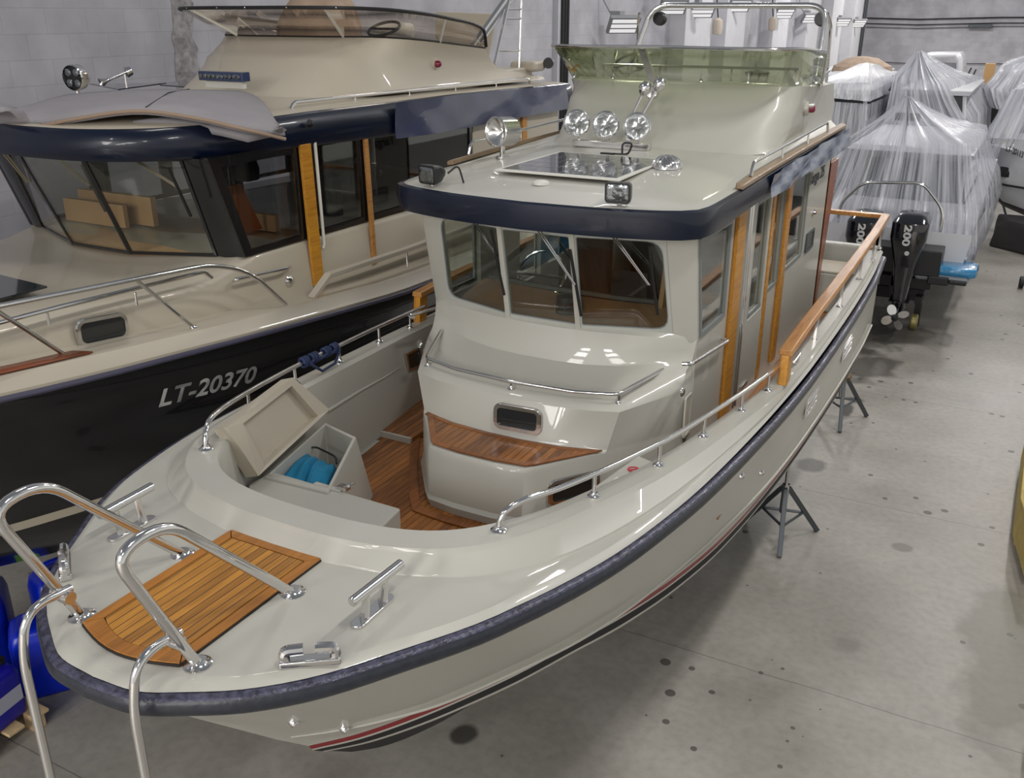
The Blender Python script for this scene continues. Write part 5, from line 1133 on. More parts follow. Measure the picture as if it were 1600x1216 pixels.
# ================================================================== WALL FITTINGS
m = MB(); m.box(XL, XL+.12, 20.2, 20.75, 0, 8.6); st('trim_1', m, PAINT, smooth=False)
for i, (y0, y1) in enumerate(((27.4, 29.7), (31.2, 33.3), (37.0, 39.2), (42.4, 44.6), (47.4, 49.8), (52.9, 55.2))):
    m = MB(); m.box(XL, XL+.45, y0, y1, 0, 8.6); st('trim_%d' % (i+2), m, simple('column_paint', srgb(205, 205, 210), .8, var=.04) if i == 0 else MATS['column_paint'], smooth=False)
BRK = simple('broken_plaster', srgb(150, 146, 148), .9, var=.3, vscale=14, bump=1.0, bscale=9)
m = MB(); random.seed(4); n = 26
l_ = [Vector((XL+.005, 9.88+.10*random.random(), 5.6-.13*i)) for i in range(n)]; r_ = [Vector((XL+.005, 10.18+.14*random.random(), 5.6-.13*i)) for i in range(n)]
c_ = [(a+b)/2+X*(.02+.05*random.random()) for a, b in zip(l_, r_)]; m.loft([l_, c_, r_]); st('trim_8', m, BRK, smooth=False)
m = MB()
for k in range(3): m.tube([(XL+.16, 20.35+.12*k, 0), (XL+.16, 20.35+.12*k, 8)], .035, 8)
st('trim_9', m, IRON)
m = MB(); m.tube([(XL+.10, YE-1.2, 2.0), (XL+.10, YE-.9, 8)], .05, 8); m.tube([(XL+.10, YE-.7, 2.0), (XL+.10, YE-.45, 8)], .05, 8); st('trim_10', m, STEELD)
for i, (za, zb_, rr_) in enumerate(((4.47, 4.52, .035), (4.20, 4.26, .025), (4.02, 4.12, .018), (2.25, 2.25, .02))):
    m = MB(); m.tube([(XL+.1, YE-.1, za), (-4, YE-.1, za-.06), (0, YE-.1, (za+zb_)/2+.02), (6, YE-.1, zb_)], rr_, 6); st('trim_%d' % (11+i), m, IRON)
def floodlight(c, label, r=X, on=True):
    c = Vector(c); t = thing('wall_floodlight', c, label, 'light', 'floodlights along the left wall')
    d = Vector((.45, -.55, -.70)).normalized(); u = d.cross(Z).normalized(); v = u.cross(d)
    m = MB(); m.obox(c+Vector((.3, 0, 0)), u*.36, v*.24, d*.05); m.build('housing', FLG, t, bevel=.02)
    for k in (-1, 0, 1): m = MB(); m.obox(c+Vector((.3, 0, 0))+d*.055+v*k*.14, u*.30, v*.045, d*.008); m.build('tube_lens', LAMPW, t)
    m = MB(); m.obox(c+Vector((.1, .1, .18)), (.12, 0, 0), (0, .14, 0), (0, 0, .10)); m.tube([c+Vector((0, 0, .2)), c+Vector((-.2, 0, .5)), c+Vector((-.25, .1, 1.2))], .02, 6); m.build('bracket', FLG, t)
FLG = simple('lamp_grey', srgb(140, 142, 146), .6)
m_, nt_, b_ = newmat('lamp_tube_white'); b_.inputs['Base Color'].default_value = (.8, .8, .82, 1); b_.inputs['Emission Color'].default_value = (1, 1, 1, 1); b_.inputs['Emission Strength'].default_value = .5; LAMPW = m_
FLD = ['grey wall floodlight nearest the camera, left of the mast arch', 'wall floodlight seen just inside the left leg of the mast arch', 'third wall floodlight, under the left half of the mast arch bar', 'fourth wall floodlight, under the middle of the mast arch bar', 'wall floodlight under the right half of the mast arch bar', 'wall floodlight just left of the right arch lamp', 'small wall floodlight just right of the mast arch', 'farthest wall floodlight, near the hall corner']
for (px, py, s_), lb in zip(((955, 38, .9), (1034, 10, .8), (1080, 16, .8), (1140, 8, .8), (1212, 20, .9), (1255, 28, .8), (1306, 34, .8), (1332, 36, .8)), FLD):
    floodlight(P(px, py, x=XL+.35), lb)
for px, py, lb in ((1121, 42, 'pale lamp hanging on a cable under the mast arch, nearer one'), (1207, 38, 'pale lamp hanging on a cable under the mast arch, farther one')):
    c = P(px, py, x=XL+.6); m = MB(); m.lathe(c, Z, [(.001, -.22), (.12, -.2), (.15, 0), (.13, .18), (.05, .24), (.001, .25)], 14); o = m.build('hanging_lamp', simple('old_lamp_shade', srgb(196, 184, 170), .6) if px == 1121 else MATS['old_lamp_shade'], None); tag(o, lb, 'light')
    m = MB(); m.tube([c+Z*.24, c+Vector((-.1, .1, .7)), c+Vector((.05, 0, 1.6))], .02, 6); m.build('cable', RUBBER, o)
c = P(1532, 40, y=YE-.1); m = MB(); m.box(c.x-.55, c.x+.55, YE-.35, YE-.02, c.z-.10, c.z+.06); o = m.build('wall_heater', STEELD, None, bevel=.02); tag(o, 'long grey lamp housing mounted high on the back wall', 'light')
# ================================================================== STANDS AND BLOCKS
def stand(cx, cy, top, label, rot=0., h=.52, rad=.40):
    t = thing('boat_stand', (cx, cy, 0), label, 'stand', 'tripod stands under the boats')
    ft = []
    for k in range(3):
        a = rot+2*PI*k/3; f = Vector((cx+rad*math.cos(a), cy+rad*math.sin(a), .0)); ap = Vector((cx+.03*math.cos(a), cy+.03*math.sin(a), h)); ft.append(f)
        m = MB(); u = (f-ap).normalized(); w_ = u.cross(Z).normalized(); m.obox((f+ap)/2+Z*.01, (f-ap)/2, w_*.022, u.cross(w_)*.022); m.build('leg', STEELD, t, bevel=.004)
    for k in range(3):
        a = ft[k]*.55+Vector((cx, cy, h))*.45; b = ft[(k+1) % 3]*.55+Vector((cx, cy, h))*.45
        m = MB(); m.tube([a, b], .014, 6); m.build('brace', STEELD, t)
    m = MB(); m.tube([(cx, cy, h-.25), (cx, cy, h+.05)], .035, 10); m.tube([(cx, cy, h), (cx, cy, top-.03)], .018, 8); m.build('screw', CHROME, t)
    m = MB(); m.box(cx-.08, cx+.08, cy-.08, cy+.08, top-.04, top); m.build('pad', simple('stand_pad_wood', srgb(110, 90, 66), .8) if 'stand_pad_wood' not in MATS else MATS['stand_pad_wood'], t)
def bottom_z(x):  # height of the vee bottom at half-width x, amidships
    return 1.16-.30-.0+.0 if False else interp([(0, .48), (.65, .80), (1.28, 1.16)], abs(x))
stand(1.02, 9.55, 1.17, 'grey tripod stand under the near boat, beside the aisle, nearest the camera', rot=-1.35)
stand(1.00, 12.75-.0, .56, 'grey tripod stand near the stern, between the near boat and the black outboards', rot=-1.35) if False else stand(.98, 12.72, .60, 'empty grey tripod stand by the stern of the near boat', rot=-1.35, h=.56)
stand(-1.0, 9.2, 1.16, 'tripod stand under the far side of the near boat', rot=.3)
stand(-2.5, 8.0, 1.12, 'tripod stand under the black-hulled boat, aisle side', rot=.3, h=.7)
stand(-4.4, 8.0, 1.12, 'tripod stand under the black-hulled boat, wall side', rot=.3, h=.7)
KW = simple('keel_block_wood', srgb(120, 98, 70), .8, var=.2, vscale=8)
for (x_, y_, h_, lb) in ((0, 8.0, .47, 'timber keel block under the forward keel of the near boat'), (0, 10.4, .47, 'timber keel block under the aft keel of the near boat'), (NXc, 6.8, .86, 'timber keel block under the forward keel of the black-hulled boat'), (NXc, 11, .76, 'timber keel block under the aft keel of the black-hulled boat')):
    m = MB(); m.box(x_-.25, x_+.25, y_-.15, y_+.15, 0, h_); tag(m.build('keel_block', KW, None, bevel=.01, smooth=False), lb, 'block')
# ================================================================== JERRYCANS AND PALLET
BLUEJ = simple('jerrycan_blue', srgb(4, 36, 176), .28, var=.1, vscale=6, bump=.08, bscale=30)
BLUED = simple('jerrycan_deep_blue', srgb(24, 22, 150), .3)
PALW = simple('pallet_wood', srgb(196, 170, 130), .8, var=.15, vscale=12)
def jerry(c, rz, label, mat, w_=.27, d_=.36, h_=.44, cap=True, lbl=None, lie=False, group='blue jerrycans under the left boat'):
    t = thing('jerrycan', c, label, 'jerrycan', group); c = Vector(c); R = Matrix.Rotation(rz, 4, 'Z')
    if lie: R = R @ Matrix.Rotation(PI/2, 4, 'X')
    T = lambda p: c+(R @ Vector(p))
    m = MB(); rr = []
    for z_, s_ in ((0, .90), (.02, .98), (.06, 1.0), (.24, .985), (.26, 1.0), (h_*.78, 1.0), (h_*.9, .9), (h_*.96, .7)):
        rr.append([T((a, b, z_)) for a, b in rrect(w_*s_, d_*s_, .06*s_, 5)])
    m.loft(rr, closed=True, caps=True); m.build('can_body', mat, t, angle=60)
    m = MB(); m.tube(rnd([T((0, -.11, h_*.88)), T((0, -.10, h_*1.06)), T((0, .05, h_*1.06)), T((0, .07, h_*.88))], .04), .02, 8); m.build('handle', mat, t)
    if cap: m = MB(); m.lathe(T((0, .12, h_*.88)), R.to_3x3() @ Vector((0, 0, 1)), [(.04, 0), (.045, .02), (.045, .06), (.001, .065)], 16); m.build('cap', RUBBER if cap == 2 else mat, t)
    if lbl:
        col, u0, u1, v0, v1 = lbl; m = MB(); x_ = w_/2+.002; m.add([T((x_, u0, v0)), T((x_, u1, v0)), T((x_, u1, v1)), T((x_, u0, v1))], [(0, 1, 2, 3)]); m.build('sticker', simple('sticker_'+str(len(MATS)), col, .5), t, smooth=False)
    return t
pal = thing('pallet', (-3.2, 4.25, 0), 'small pale wooden pallet on the floor under the blue jerrycans', 'pallet')
for k in range(5): m = MB(); m.box(-3.95, -2.93, 3.62+k*.19, 3.62+k*.19+.12, .105, .13); m.build('deck_board', PALW, pal, bevel=.004, smooth=False)
for y_ in (3.63, 4.0, 4.38): m = MB(); m.box(-3.93, -2.95, y_, y_+.09, .0, .022); m.build('bottom_board', PALW, pal, smooth=False)
for x_ in (-3.93, -3.5, -3.05):
    for y_ in (3.63, 4.0, 4.38): m = MB(); m.box(x_, x_+.1, y_, y_+.09, .022, .105); m.build('block', PALW, pal, smooth=False)
jerry((-3.14, 4.24, .13), .15, 'deep blue jerrycan with black cap and pale label, on the pallet corner', BLUED, cap=2, lbl=(srgb(170, 172, 190), -.14, .14, .13, .25), h_=.42)
jerry((-3.52, 4.30, .13), .2, 'blue jerrycan on the pallet behind the deep blue one', BLUEJ)
jerry((-3.30, 4.80, .0), -.6, 'large blue jerrycan with green and yellow sticker standing on the floor', BLUEJ, w_=.34, d_=.46, h_=.60, lbl=(srgb(120, 190, 60), -.02, .14, .30, .42))
jerry((-3.60, 5.20, .0), -.3, 'blue jerrycan behind the one with the green sticker', BLUEJ, w_=.32, d_=.42, h_=.72)
jerry((-3.98, 4.80, .0), .9, 'blue jerrycan at the frame edge behind the pallet', BLUEJ, w_=.32, d_=.42, h_=.66)
jerry((-3.30, 5.40, .0), .2, 'lighter blue jerrycan almost hidden by the bow rub rail', simple('jerrycan_light', srgb(20, 92, 170), .3), w_=.3, d_=.36, h_=.55)
jerry((-3.5, 5.75, .0), .2, 'dark blue jerrycan in the shade, farthest of the group', simple('jerrycan_dark', srgb(10, 30, 100), .4), w_=.3, d_=.4, h_=.62)
# ================================================================== OUTBOARD MOTOR BOAT UNDER PLASTIC
ob = thing('motor_boat', (.7, 20, .6), 'white boat wrapped in clear plastic behind the near stern, with twin black outboards', 'boat')
HULLW = simple('hull_white', srgb(206, 206, 210), .3, coat=.4); GREYH = simple('hull_grey', srgb(130, 134, 140), .4)
BCX = .72
def osec(y, hw, zs, zc, zk): return [Vector((BCX+a*hw, y, b)) for a, b in ((-1, zs), (-1.0, zs-.12), (-.93, zc), (0, zk), (.93, zc), (1.0, zs-.12), (1, zs))]
m = MB(); secs = [osec(17.2, 1.22, 1.55, .95, .62), osec(19, 1.28, 1.62, .95, .60), osec(22, 1.25, 1.75, 1.0, .62), osec(24, .95, 1.9, 1.15, .7), osec(25.6, .1, 2.0, 1.6, 1.2)]
m.loft(secs); m.add(secs[0], [tuple(range(7))]); m.build('hull', HULLW, ob)
m = MB(); m.loft([[Vector((BCX-1.2, y, z)), Vector((BCX+1.2, y, z))] for y, z in ((17.3, 1.15), (18.2, 1.15), (18.25, 1.5), (22, 1.7), (24, 1.85))]); m.build('deck', HULLW, ob)
m = MB()
bx = lambda z, i, y0, y1: [Vector((BCX-1.0+i, y0, z)), Vector((BCX+1.0-i, y0, z)), Vector((BCX+1.0-i, y1, z)), Vector((BCX-1.0+i, y1, z))]
m.loft([bx(1.5, 0, 18.7, 22.6), bx(1.75, .02, 18.72, 22.5)], closed=True); m.loft([bx(2.42, .12, 18.8, 22.0), bx(2.56, .0, 18.5, 22.1), bx(2.64, .1, 18.6, 22.0)], closed=True, caps=True); m.build('cabin', HULLW, ob, bevel=.02)
m = MB(); m.loft([bx(1.75, .04, 18.74, 22.5), bx(2.42, .13, 18.82, 22.0)], closed=True)
m.build('cabin_windows', simple('teal_dark_glass', srgb(30, 58, 58), .1, coat=.6), ob)
for x_ in (BCX-.9, BCX-.35, BCX+.3, BCX+.9): m = MB(); m.tube([(x_, 18.70, 1.75), (x_*.98, 18.79, 2.44)], .025, 6); m.build('window_post', HULLW, ob)
m = MB(); m.tube([(.54, 19.2, 2.6), (.54, 19.1, 3.38)], .03, 8); m.box(.35, .75, 19.15, 19.3, 3.0, 3.12); m.build('mast', RUBBER, ob)
m = MB(); m.tube(rnd([P(1303, 385, y=17.4), P(1313, 318, y=17.4), P(1348, 285, y=17.4), P(1443, 286, y=17.4), P(1474, 328, y=17.4), P(1463, 402, y=17.4)], .15, 6), .028, 12); m.tube([P(1470, 360, y=17.4), P(1458, 400, y=17.1)], .022, 8); m.build('stern_arch', CHROME, ob)
m = MB()
for s, x0, x1 in ((1, 1.25, 2.02), (-1, -.6, .2)): m.box(x0, x1, 16.75, 17.5, .88, .98)
m.build('swim_platform', GREYH, ob, bevel=.05)
m = MB(); m.box(1.24, 1.5, 16.8, 17.45, .985, 1.0); m.build('platform_teak', TEAKR, ob)
m = MB(); m.box(1.45, 1.75, 16.70, 16.76, .84, .97); m.box(1.75, 2.0, 16.70, 16.76, .87, .94); m.build('platform_fender', BLACKPL, ob, bevel=.02)
m = MB(); m.obox(P(1510, 395, y=17.9), (.14, 0, 0), (0, .3, 0), (0, 0, .05)); m.build('side_bumper', simple('bumper_slate', srgb(66, 72, 92), .5), ob, bevel=.02)
def outboard(cx, cy, zt, lab):
    G = MATS.get('outboard_black') or simple('outboard_black', srgb(10, 11, 20), .1, coat=.9)
    m = MB(); rr = []
    for z_, w_, d0, d1 in ((zt-.78, .15, -.16, .28), (zt-.6, .19, -.20, .34), (zt-.35, .255, -.26, .42), (zt-.12, .255, -.22, .44), (zt-.03, .20, -.08, .40), (zt, .10, .06, .28)):
        cyy = cy+(d0+d1)/2; dd = (d1-d0)
        rr.append([Vector((cx+a, cyy+b, z_)) for a, b in rrect(w_*2, dd, min(w_, dd/2)*.55, 4)])
    m.loft(rr, closed=True, caps=True); o = m.build('outboard_motor', G, ob, angle=25)
    m = MB(); rr = []
    for z_, w_, d_ in ((zt-.78, .15, .42), (zt-1.05, .115, .40), (zt-1.3, .09, .34), (zt-1.42, .10, .34), (zt-1.5, .08, .32)): rr.append([Vector((cx+a, cy+.05+b, z_)) for a, b in rrect(w_*2, d_, w_*.6, 4)])
    m.loft(rr, closed=True, caps=True); m.box(cx-.14, cx+.14, cy-.15, cy+.3, zt-1.33, zt-1.315); m.prism([(cx-.012, cy-.1, zt-1.5), (cx-.012, cy+.25, zt-1.5), (cx-.012, cy+.1, zt-1.78)], (.024, 0, 0)); m.build('leg', G, o)
    m = MB(); m.lathe((cx, cy-.25, zt-1.53), Y, [(.001, -.02), (.05, 0), (.065, .15), (.06, .4), (.001, .55)], 14); m.build('gearcase', G, o)
    m = MB(); pc = Vector((cx, cy-.26, zt-1.53)); m.lathe(pc, -Y, [(.05, -.05), (.05, .05), (.001, .06)], 12); m.build('propeller_hub', RUBBER, o)
    for k in range(4):
        a = .5+k*PI/2; d = Vector((math.cos(a), 0, math.sin(a))); e = Vector((-math.sin(a), 0, math.cos(a))); m = MB()
        ctr_ = pc+d*.125; pts = [ctr_+d*.085*math.cos(t)+e*.062*math.sin(t)+Y*(-.03*math.sin(t)) for t in [2*PI*i/12 for i in range(12)]]; m.prism(pts, (0, .008, 0)); m.build('propeller_blade', CHROME, o)
    m = MB(); m.lathe((cx+.02, cy-.235, zt-.55), -Y, [(.035, 0), (.03, .01), (.001, .012)], 14); m.build('badge', simple('badge_silver', srgb(190, 190, 190), .3) if 'badge_silver' not in MATS else MATS['badge_silver'], o)
    text_mesh('power_figure', '200', (cx-.06, cy-.262, zt-.13), Vector((0, -.02, -1)), X, .105, MATS.get('badge_silver'), o, depth=.03, bold=.03, width=.30)
    return o
outboard(1.14, 16.3, 1.97, ''); outboard(.50, 16.3, 1.93, '')
m = MB(); m.box(.3, 1.6, 16.72, 17.3, .95, 1.35); m.box(.9, 1.0, 16.9, 17.1, .5, 1.0); m.build('engine_bracket', BLACKPL, ob, bevel=.02)
m = MB(); m.box(.75, 1.5, 16.9, 17.3, .70, .86); m.build('exhaust_block', RUBBER, ob)
# trailer / cradle under it
tr_ = thing('boat_trailer', (.8, 19, 0), 'black steel trailer with a small wheel under the outboard boat', 'trailer')
for x_ in (.15, 1.35): m = MB(); m.box(x_-.05, x_+.05, 17.0, 23, .42, .54); m.build('frame_beam', IRON, tr_)
for y_ in (17.2, 19.5, 22.5): m = MB(); m.box(.10, 1.40, y_, y_+.1, .42, .60); m.build('cross_beam', IRON, tr_)
for x_ in (.15, 1.35):
    for y_ in (17.2, 22.4): m = MB(); m.box(x_-.05, x_+.05, y_, y_+.1, .0, .42); m.build('frame_leg', IRON, tr_)
m = MB(); m.lathe((1.34, 17.05, .12), X, [(.11, -.05), (.13, -.03), (.13, .03), (.11, .05), (.04, .055), (.001, .055)], 20); m.build('wheel', simple('brass_wheel', srgb(150, 140, 90), .4, metal=.5), tr_)
# ------------------------------------------------------------------ plastic film
def filmmat(name, amt=.5, tint=srgb(205, 206, 214), sc=(11, 11, 1.1)):
    m, nt, b = newmat(name); L = nt.links; nt.nodes.remove(b); out = nt.nodes['Material Output']
    g = N(nt, 'ShaderNodeAttribute', attribute_name='sweep'); mp = N(nt, 'ShaderNodeMapping'); mp.inputs['Scale'].default_value = sc; L.new(g.outputs['Vector'], mp.inputs[0])
    no = N(nt, 'ShaderNodeTexNoise'); no.inputs['Scale'].default_value = 1.0; no.inputs['Detail'].default_value = 5; no.inputs['Roughness'].default_value = .55; L.new(mp.outputs[0], no.inputs['Vector'])
    mr = N(nt, 'ShaderNodeMapRange'); mr.inputs[1].default_value = .35; mr.inputs[2].default_value = .68; mr.inputs[3].default_value = max(0, amt-.34); mr.inputs[4].default_value = min(1, amt+.34); L.new(no.outputs[0], mr.inputs[0])
    t = N(nt, 'ShaderNodeBsdfTransparent'); t.inputs[0].default_value = (.97, .98, 1, 1)
    p = N(nt, 'ShaderNodeBsdfPrincipled'); p.inputs['Base Color'].default_value = tint; p.inputs['Roughness'].default_value = .22; p.inputs['Specular IOR Level'].default_value = .8; p.inputs['Transmission Weight'].default_value = 0
    bp = N(nt, 'ShaderNodeBump'); bp.inputs['Strength'].default_value = .35; bp.inputs['Distance'].default_value = .03; L.new(no.outputs[0], bp.inputs['Height']); L.new(bp.outputs[0], p.inputs['Normal'])
    mx = N(nt, 'ShaderNodeMixShader'); L.new(mr.outputs[0], mx.inputs[0]); L.new(t.outputs[0], mx.inputs[1]); L.new(p.outputs[0], mx.inputs[2]); L.new(mx.outputs[0], out.inputs[0]); return m
WRAP = filmmat('shrink_film', .52); WRAP2 = filmmat('shrink_film_dense', .72); WRAPW = filmmat('shrink_film_white', .85, srgb(222, 224, 230), (9, 9, 2))
def drape(name, rings, mat, label, fold=.05, n=120, seed=1, per=2, group='clear plastic wraps'):
    """rings: polygon outlines (same corner count) from the peak down; radial folds grow downwards"""
    random.seed(seed); ph = [random.random()*6.28 for _ in range(6)]
    out = []
    def resample(poly):
        poly = [Vector(p) for p in poly]; k = len(poly); r_ = []
        for i in range(n):
            f = i*k/n; a = int(f); t = f-a; r_.append(poly[a]*(1-t)+poly[(a+1) % k]*t)
        return r_
    R_ = [resample(r) for r in rings]
    full = []
    for a, b in zip(R_, R_[1:]):
        for s in range(per*2):
            t = s/(per*2); full.append([p*(1-t)+q*t-Z*(0.10*math.sin(PI*t)*min(1, (p-q).length*.5)) for p, q in zip(a, b)])
    full.append(R_[-1]); M = len(full)
    for j, r in enumerate(full):
        c = sum(r, Vector())/n; amp = fold*min(1, .15+1.3*j/M); rr = []
        for i, p in enumerate(r):
            t = 2*PI*i/n; d = (p-c); d.z = 0
            if d.length > 1e-4: d.normalize()
            w_ = math.sin(17*t+ph[0]+.3*j)*.5+math.sin(29*t+ph[1])*.5+math.sin(43*t+ph[2]-.2*j)*.35+abs(math.sin(11*t+ph[3]))*.6
            rr.append(p+d*amp*w_)
        out.append(rr)
    m = MB(); m.loft(out, closed=True); m.uv = [(math.cos(2*PI*i/n)*3, math.sin(2*PI*i/n)*3, j/M*2) for j in range(len(out)) for i in range(n)]; o = m.build(name, mat, None, angle=60); tag(o, label, 'cover', group); return o
pk = Vector((.53, 18.95, 3.42))
drape('plastic_wrap', [[pk+Vector((a, b, 0)) for a, b in ((-.03, -.03), (.03, -.03), (.03, .03), (-.03, .03))],
    [(-.32, 18.45, 2.70), (1.62, 18.45, 2.76), (1.68, 22.0, 2.72), (-.30, 22.0, 2.72)],
    [(-.58, 17.9, 1.70), (1.92, 17.75, 1.78), (2.02, 22.8, 1.8), (-.62, 22.8, 1.8)],
    [(-.62, 17.65, 1.15), (2.0, 17.45, 1.25), (2.1, 23.6, 1.3), (-.66, 23.6, 1.3)],
    [(-.60, 17.6, .95), (1.95, 17.5, .80), (2.02, 23.8, .9), (-.66, 23.8, 1.0)]], WRAP, 'clear plastic wrap peaked like a tent over the outboard motor boat', .06, 150, 3)
m = MB(); c = Vector((1.72, 17.1, 1.03)); rr = []
for f, s_ in ((-.40, .7), (-.34, .95), (0, 1), (.30, 1), (.38, .8), (.40, .4)): rr.append([c+Vector((f, b*s_, a*s_)) for a, b in rrect(.16, .62, .07, 4)])
m.loft(rr, closed=True, caps=True); o = m.build('wrapped_cushion', simple('sky_blue_film', srgb(40, 130, 180), .2, coat=.6, var=.15, vscale=12, bump=.4, bscale=25), None); tag(o, 'bright blue padded bundle on the swim platform right of the outboards', 'bundle')
# ================================================================== BOATS FARTHER BACK
def farboat(cx, y0, y1, hw, zs, zroof, label, ins=.3, cab=(.1, .75), glassm=None, hull=HULLW):
    t = thing('motor_boat', (cx, (y0+y1)/2, .6), label, 'boat'); 
    sec = lambda y, k, up: [Vector((cx+a*hw*k, y, b+up)) for a, b in ((-1, zs), (-.93, zs-.7), (0, zs-1.15), (.93, zs-.7), (1, zs))]
    L_ = y1-y0; S_ = [sec(y0, .95, 0), sec(y0+L_*.4, 1, .02), sec(y0+L_*.7, .9, .12), sec(y0+L_*.9, .5, .3), sec(y1, .05, .45)]
    m = MB(); m.loft(S_); m.add(S_[0], [tuple(range(5))]); m.loft([[s_[0], s_[-1]] for s_ in S_]); m.build('hull', hull, t)
    a, b = y0+L_*cab[0], y0+L_*cab[1]; w1 = hw-ins
    q = lambda z, i: [Vector((cx-w1+i, a+i, z)), Vector((cx+w1-i, a+i, z)), Vector((cx+w1-i, b-i, z)), Vector((cx-w1+i, b-i, z))]
    m = MB(); m.loft([q(zs-.1, 0), q(zs+(zroof-zs)*.35, .02)], closed=True); m.build('cabin_base', hull, t, bevel=.02)
    m = MB(); m.loft([q(zs+(zroof-zs)*.35, .02), q(zroof-.14, .12)], closed=True); m.build('cabin_windows', glassm or PANE_DARK, t)
    for (u, v) in ((0, 0), (1, 0), (2, 0), (3, 0)): p0, p1 = q(zs+(zroof-zs)*.35, .02)[u], q(zroof-.14, .12)[u]; m = MB(); m.tube([p0, p1], .05, 6); m.build('window_post', hull, t)
    m = MB(); m.loft([q(zroof-.14, .0), q(zroof-.02, -.04), q(zroof, .06)], closed=True, caps=True); m.build('roof', hull, t, bevel=.02)
    m = MB(); m.box(cx-.12, cx+.12, y0+.5, y1-2, 0, zs-1.0) if False else m.box(cx-.3, cx+.3, y0+1, y0+1.4, 0, zs-1.02); m.box(cx-.3, cx+.3, y0+L_*.6, y0+L_*.6+.4, 0, zs-1.0); m.build('cradle', IRON, t)
    return t
# boat with dark stern windows, left of the tent
fb = farboat(-1.95, 25.6, 33, 1.05, 1.95, 3.05, 'plastic-wrapped boat with dark stern window and pale blind, just right of the flybridge', .15, (.0, .7))
m = MB(); m.box(-1.85, -1.15, 25.52, 25.58, 1.9, 2.68); m.build('pale_blind', simple('blind_grey', srgb(120, 120, 116), .8), fb)
drape('plastic_wrap', [[(-1.5, 26.5, 3.58), (-1.3, 26.5, 3.6), (-1.3, 28, 3.5), (-1.5, 28, 3.5)], [(-2.9, 25.4, 3.12), (-1.05, 25.4, 3.22), (-1.0, 31, 3.2), (-2.9, 31, 3.15)], [(-3.0, 25.35, 2.9), (-1.0, 25.35, 2.8), (-.95, 31.5, 2.8), (-3.0, 31.5, 2.8)]], WRAPW, 'white plastic sheet stretched over the roof of the boat with the dark stern window', .04, 100, 6)
drape('plastic_wrap', [[(-3.0, 25.4, 2.78), (-1.0, 25.42, 2.74), (-.95, 31.5, 2.7), (-3.0, 31.5, 2.7)], [(-3.05, 25.2, 1.9), (-.95, 25.2, 1.9), (-.93, 32, 1.8), (-3.05, 32, 1.8)], [(-3.1, 25.1, 1.0), (-.9, 25.1, 1.0), (-.9, 33, 1.1), (-3.1, 33, 1.1)]], WRAP, 'clear plastic hanging down round the boat with the dark stern window', .07, 120, 8)
# taller wrapped boat right of it
fb = farboat(.15, 27.5, 35, 1.0, 1.7, 2.95, 'tall plastic-wrapped boat between the tent peak and the back wall', .2, (.05, .7))
m = MB(); m.tube([(-.30, 27.6, 2.9), (-.28, 27.7, 3.8)], .03, 6); m.tube([(-.9, 27.6, 2.9), (-.28, 27.7, 3.8)], .03, 6); m.build('mast', STEELD, fb)
m = MB(); c = Vector((1.05, 26.9, 2.05)); rr = []
for z_, w_, d_ in ((-.45, .13, .3), (-.2, .2, .5), (.05, .23, .6), (.2, .20, .5), (.27, .08, .2)): rr.append([c+Vector((a*.9+z_*-.35, b, z_)) for a, b in rrect(w_*2, d_, w_*.5, 4)])
m.loft(rr, closed=True, caps=True); m.obox(c+Vector((.1, 0, -.9)), (.06, 0, 0), (0, .1, 0), (0, 0, .5)); m.build('white_outboard', HULLW, fb)
drape('plastic_wrap', [[(-.42, 27.6, 3.82), (-.28, 27.6, 3.86), (-.25, 28.2, 3.8), (-.42, 28.2, 3.78)], [(-.8, 27.3, 3.3), (.35, 27.2, 3.1), (.9, 33, 3.0), (-.8, 33, 3.2)], [(-.85, 27.1, 2.4), (.95, 26.9, 2.25), (1.2, 34, 2.2), (-.85, 34, 2.2)], [(-.87, 27.0, 1.1), (1.15, 26.9, 1.2), (1.3, 35, 1.2), (-.87, 35, 1.2)]], WRAP2, 'milky plastic wrap falling from the tallest mast in the row', .08, 130, 12)
# white hardtop boat by the back wall
TEALG = simple('teal_window', srgb(24, 90, 84), .12, coat=.5)
fb = farboat(-.62, 37.5, 43.6, 1.25, 1.75, 2.35, 'white hardtop boat with teal window near the back wall', .15, (.0, .7), TEALG)
m = MB(); m.loft([[Vector((-1.7, 39, 2.35)), Vector((-1.6, 39.1, 3.2)), Vector((-1.45, 39.1, 3.36)), Vector((-.35, 39.1, 3.40)), Vector((-.2, 39.1, 3.2)), Vector((-.08, 39, 2.35))], [Vector((-1.7, 42, 2.35)), Vector((-1.6, 42, 3.2)), Vector((-1.45, 42, 3.36)), Vector((-.35, 42, 3.40)), Vector((-.2, 42, 3.2)), Vector((-.08, 42, 2.35))]]); m.build('hardtop', HULLW, fb, solid=.12)
m = MB(); m.box(-1.35, -.3, 39.2, 39.26, 2.5, 3.1); m.build('hardtop_window', GREYH, fb)
m = MB(); m.tube(rnd([(-.95, 37.7, 2.4), (-.9, 37.7, 2.8), (-.45, 37.7, 2.8), (-.4, 37.7, 2.4)], .08), .04, 6); m.tube([(-1.2, 37.7, 2.42), (.1, 37.7, 2.42)], .04, 6); m.tube([(-.65, 37.7, 2.4), (-.6, 37.7, 3.1)], .03, 6); m.build('engine_gantry', NAVY2, fb)
m = MB(); m.tube([(.05, 38.2, 2.4), (.25, 38.2, 3.0)], .03, 6); m.tube([(.25, 38.2, 2.4), (.4, 38.2, 2.95)], .03, 6); m.tube([(.0, 38.2, 2.55), (.35, 38.2, 2.55)], .03, 6); m.build('deck_rails', STEELD, fb)
o = None
m = MB(); c = Vector((-2.95, 36, 3.18)); rr = []
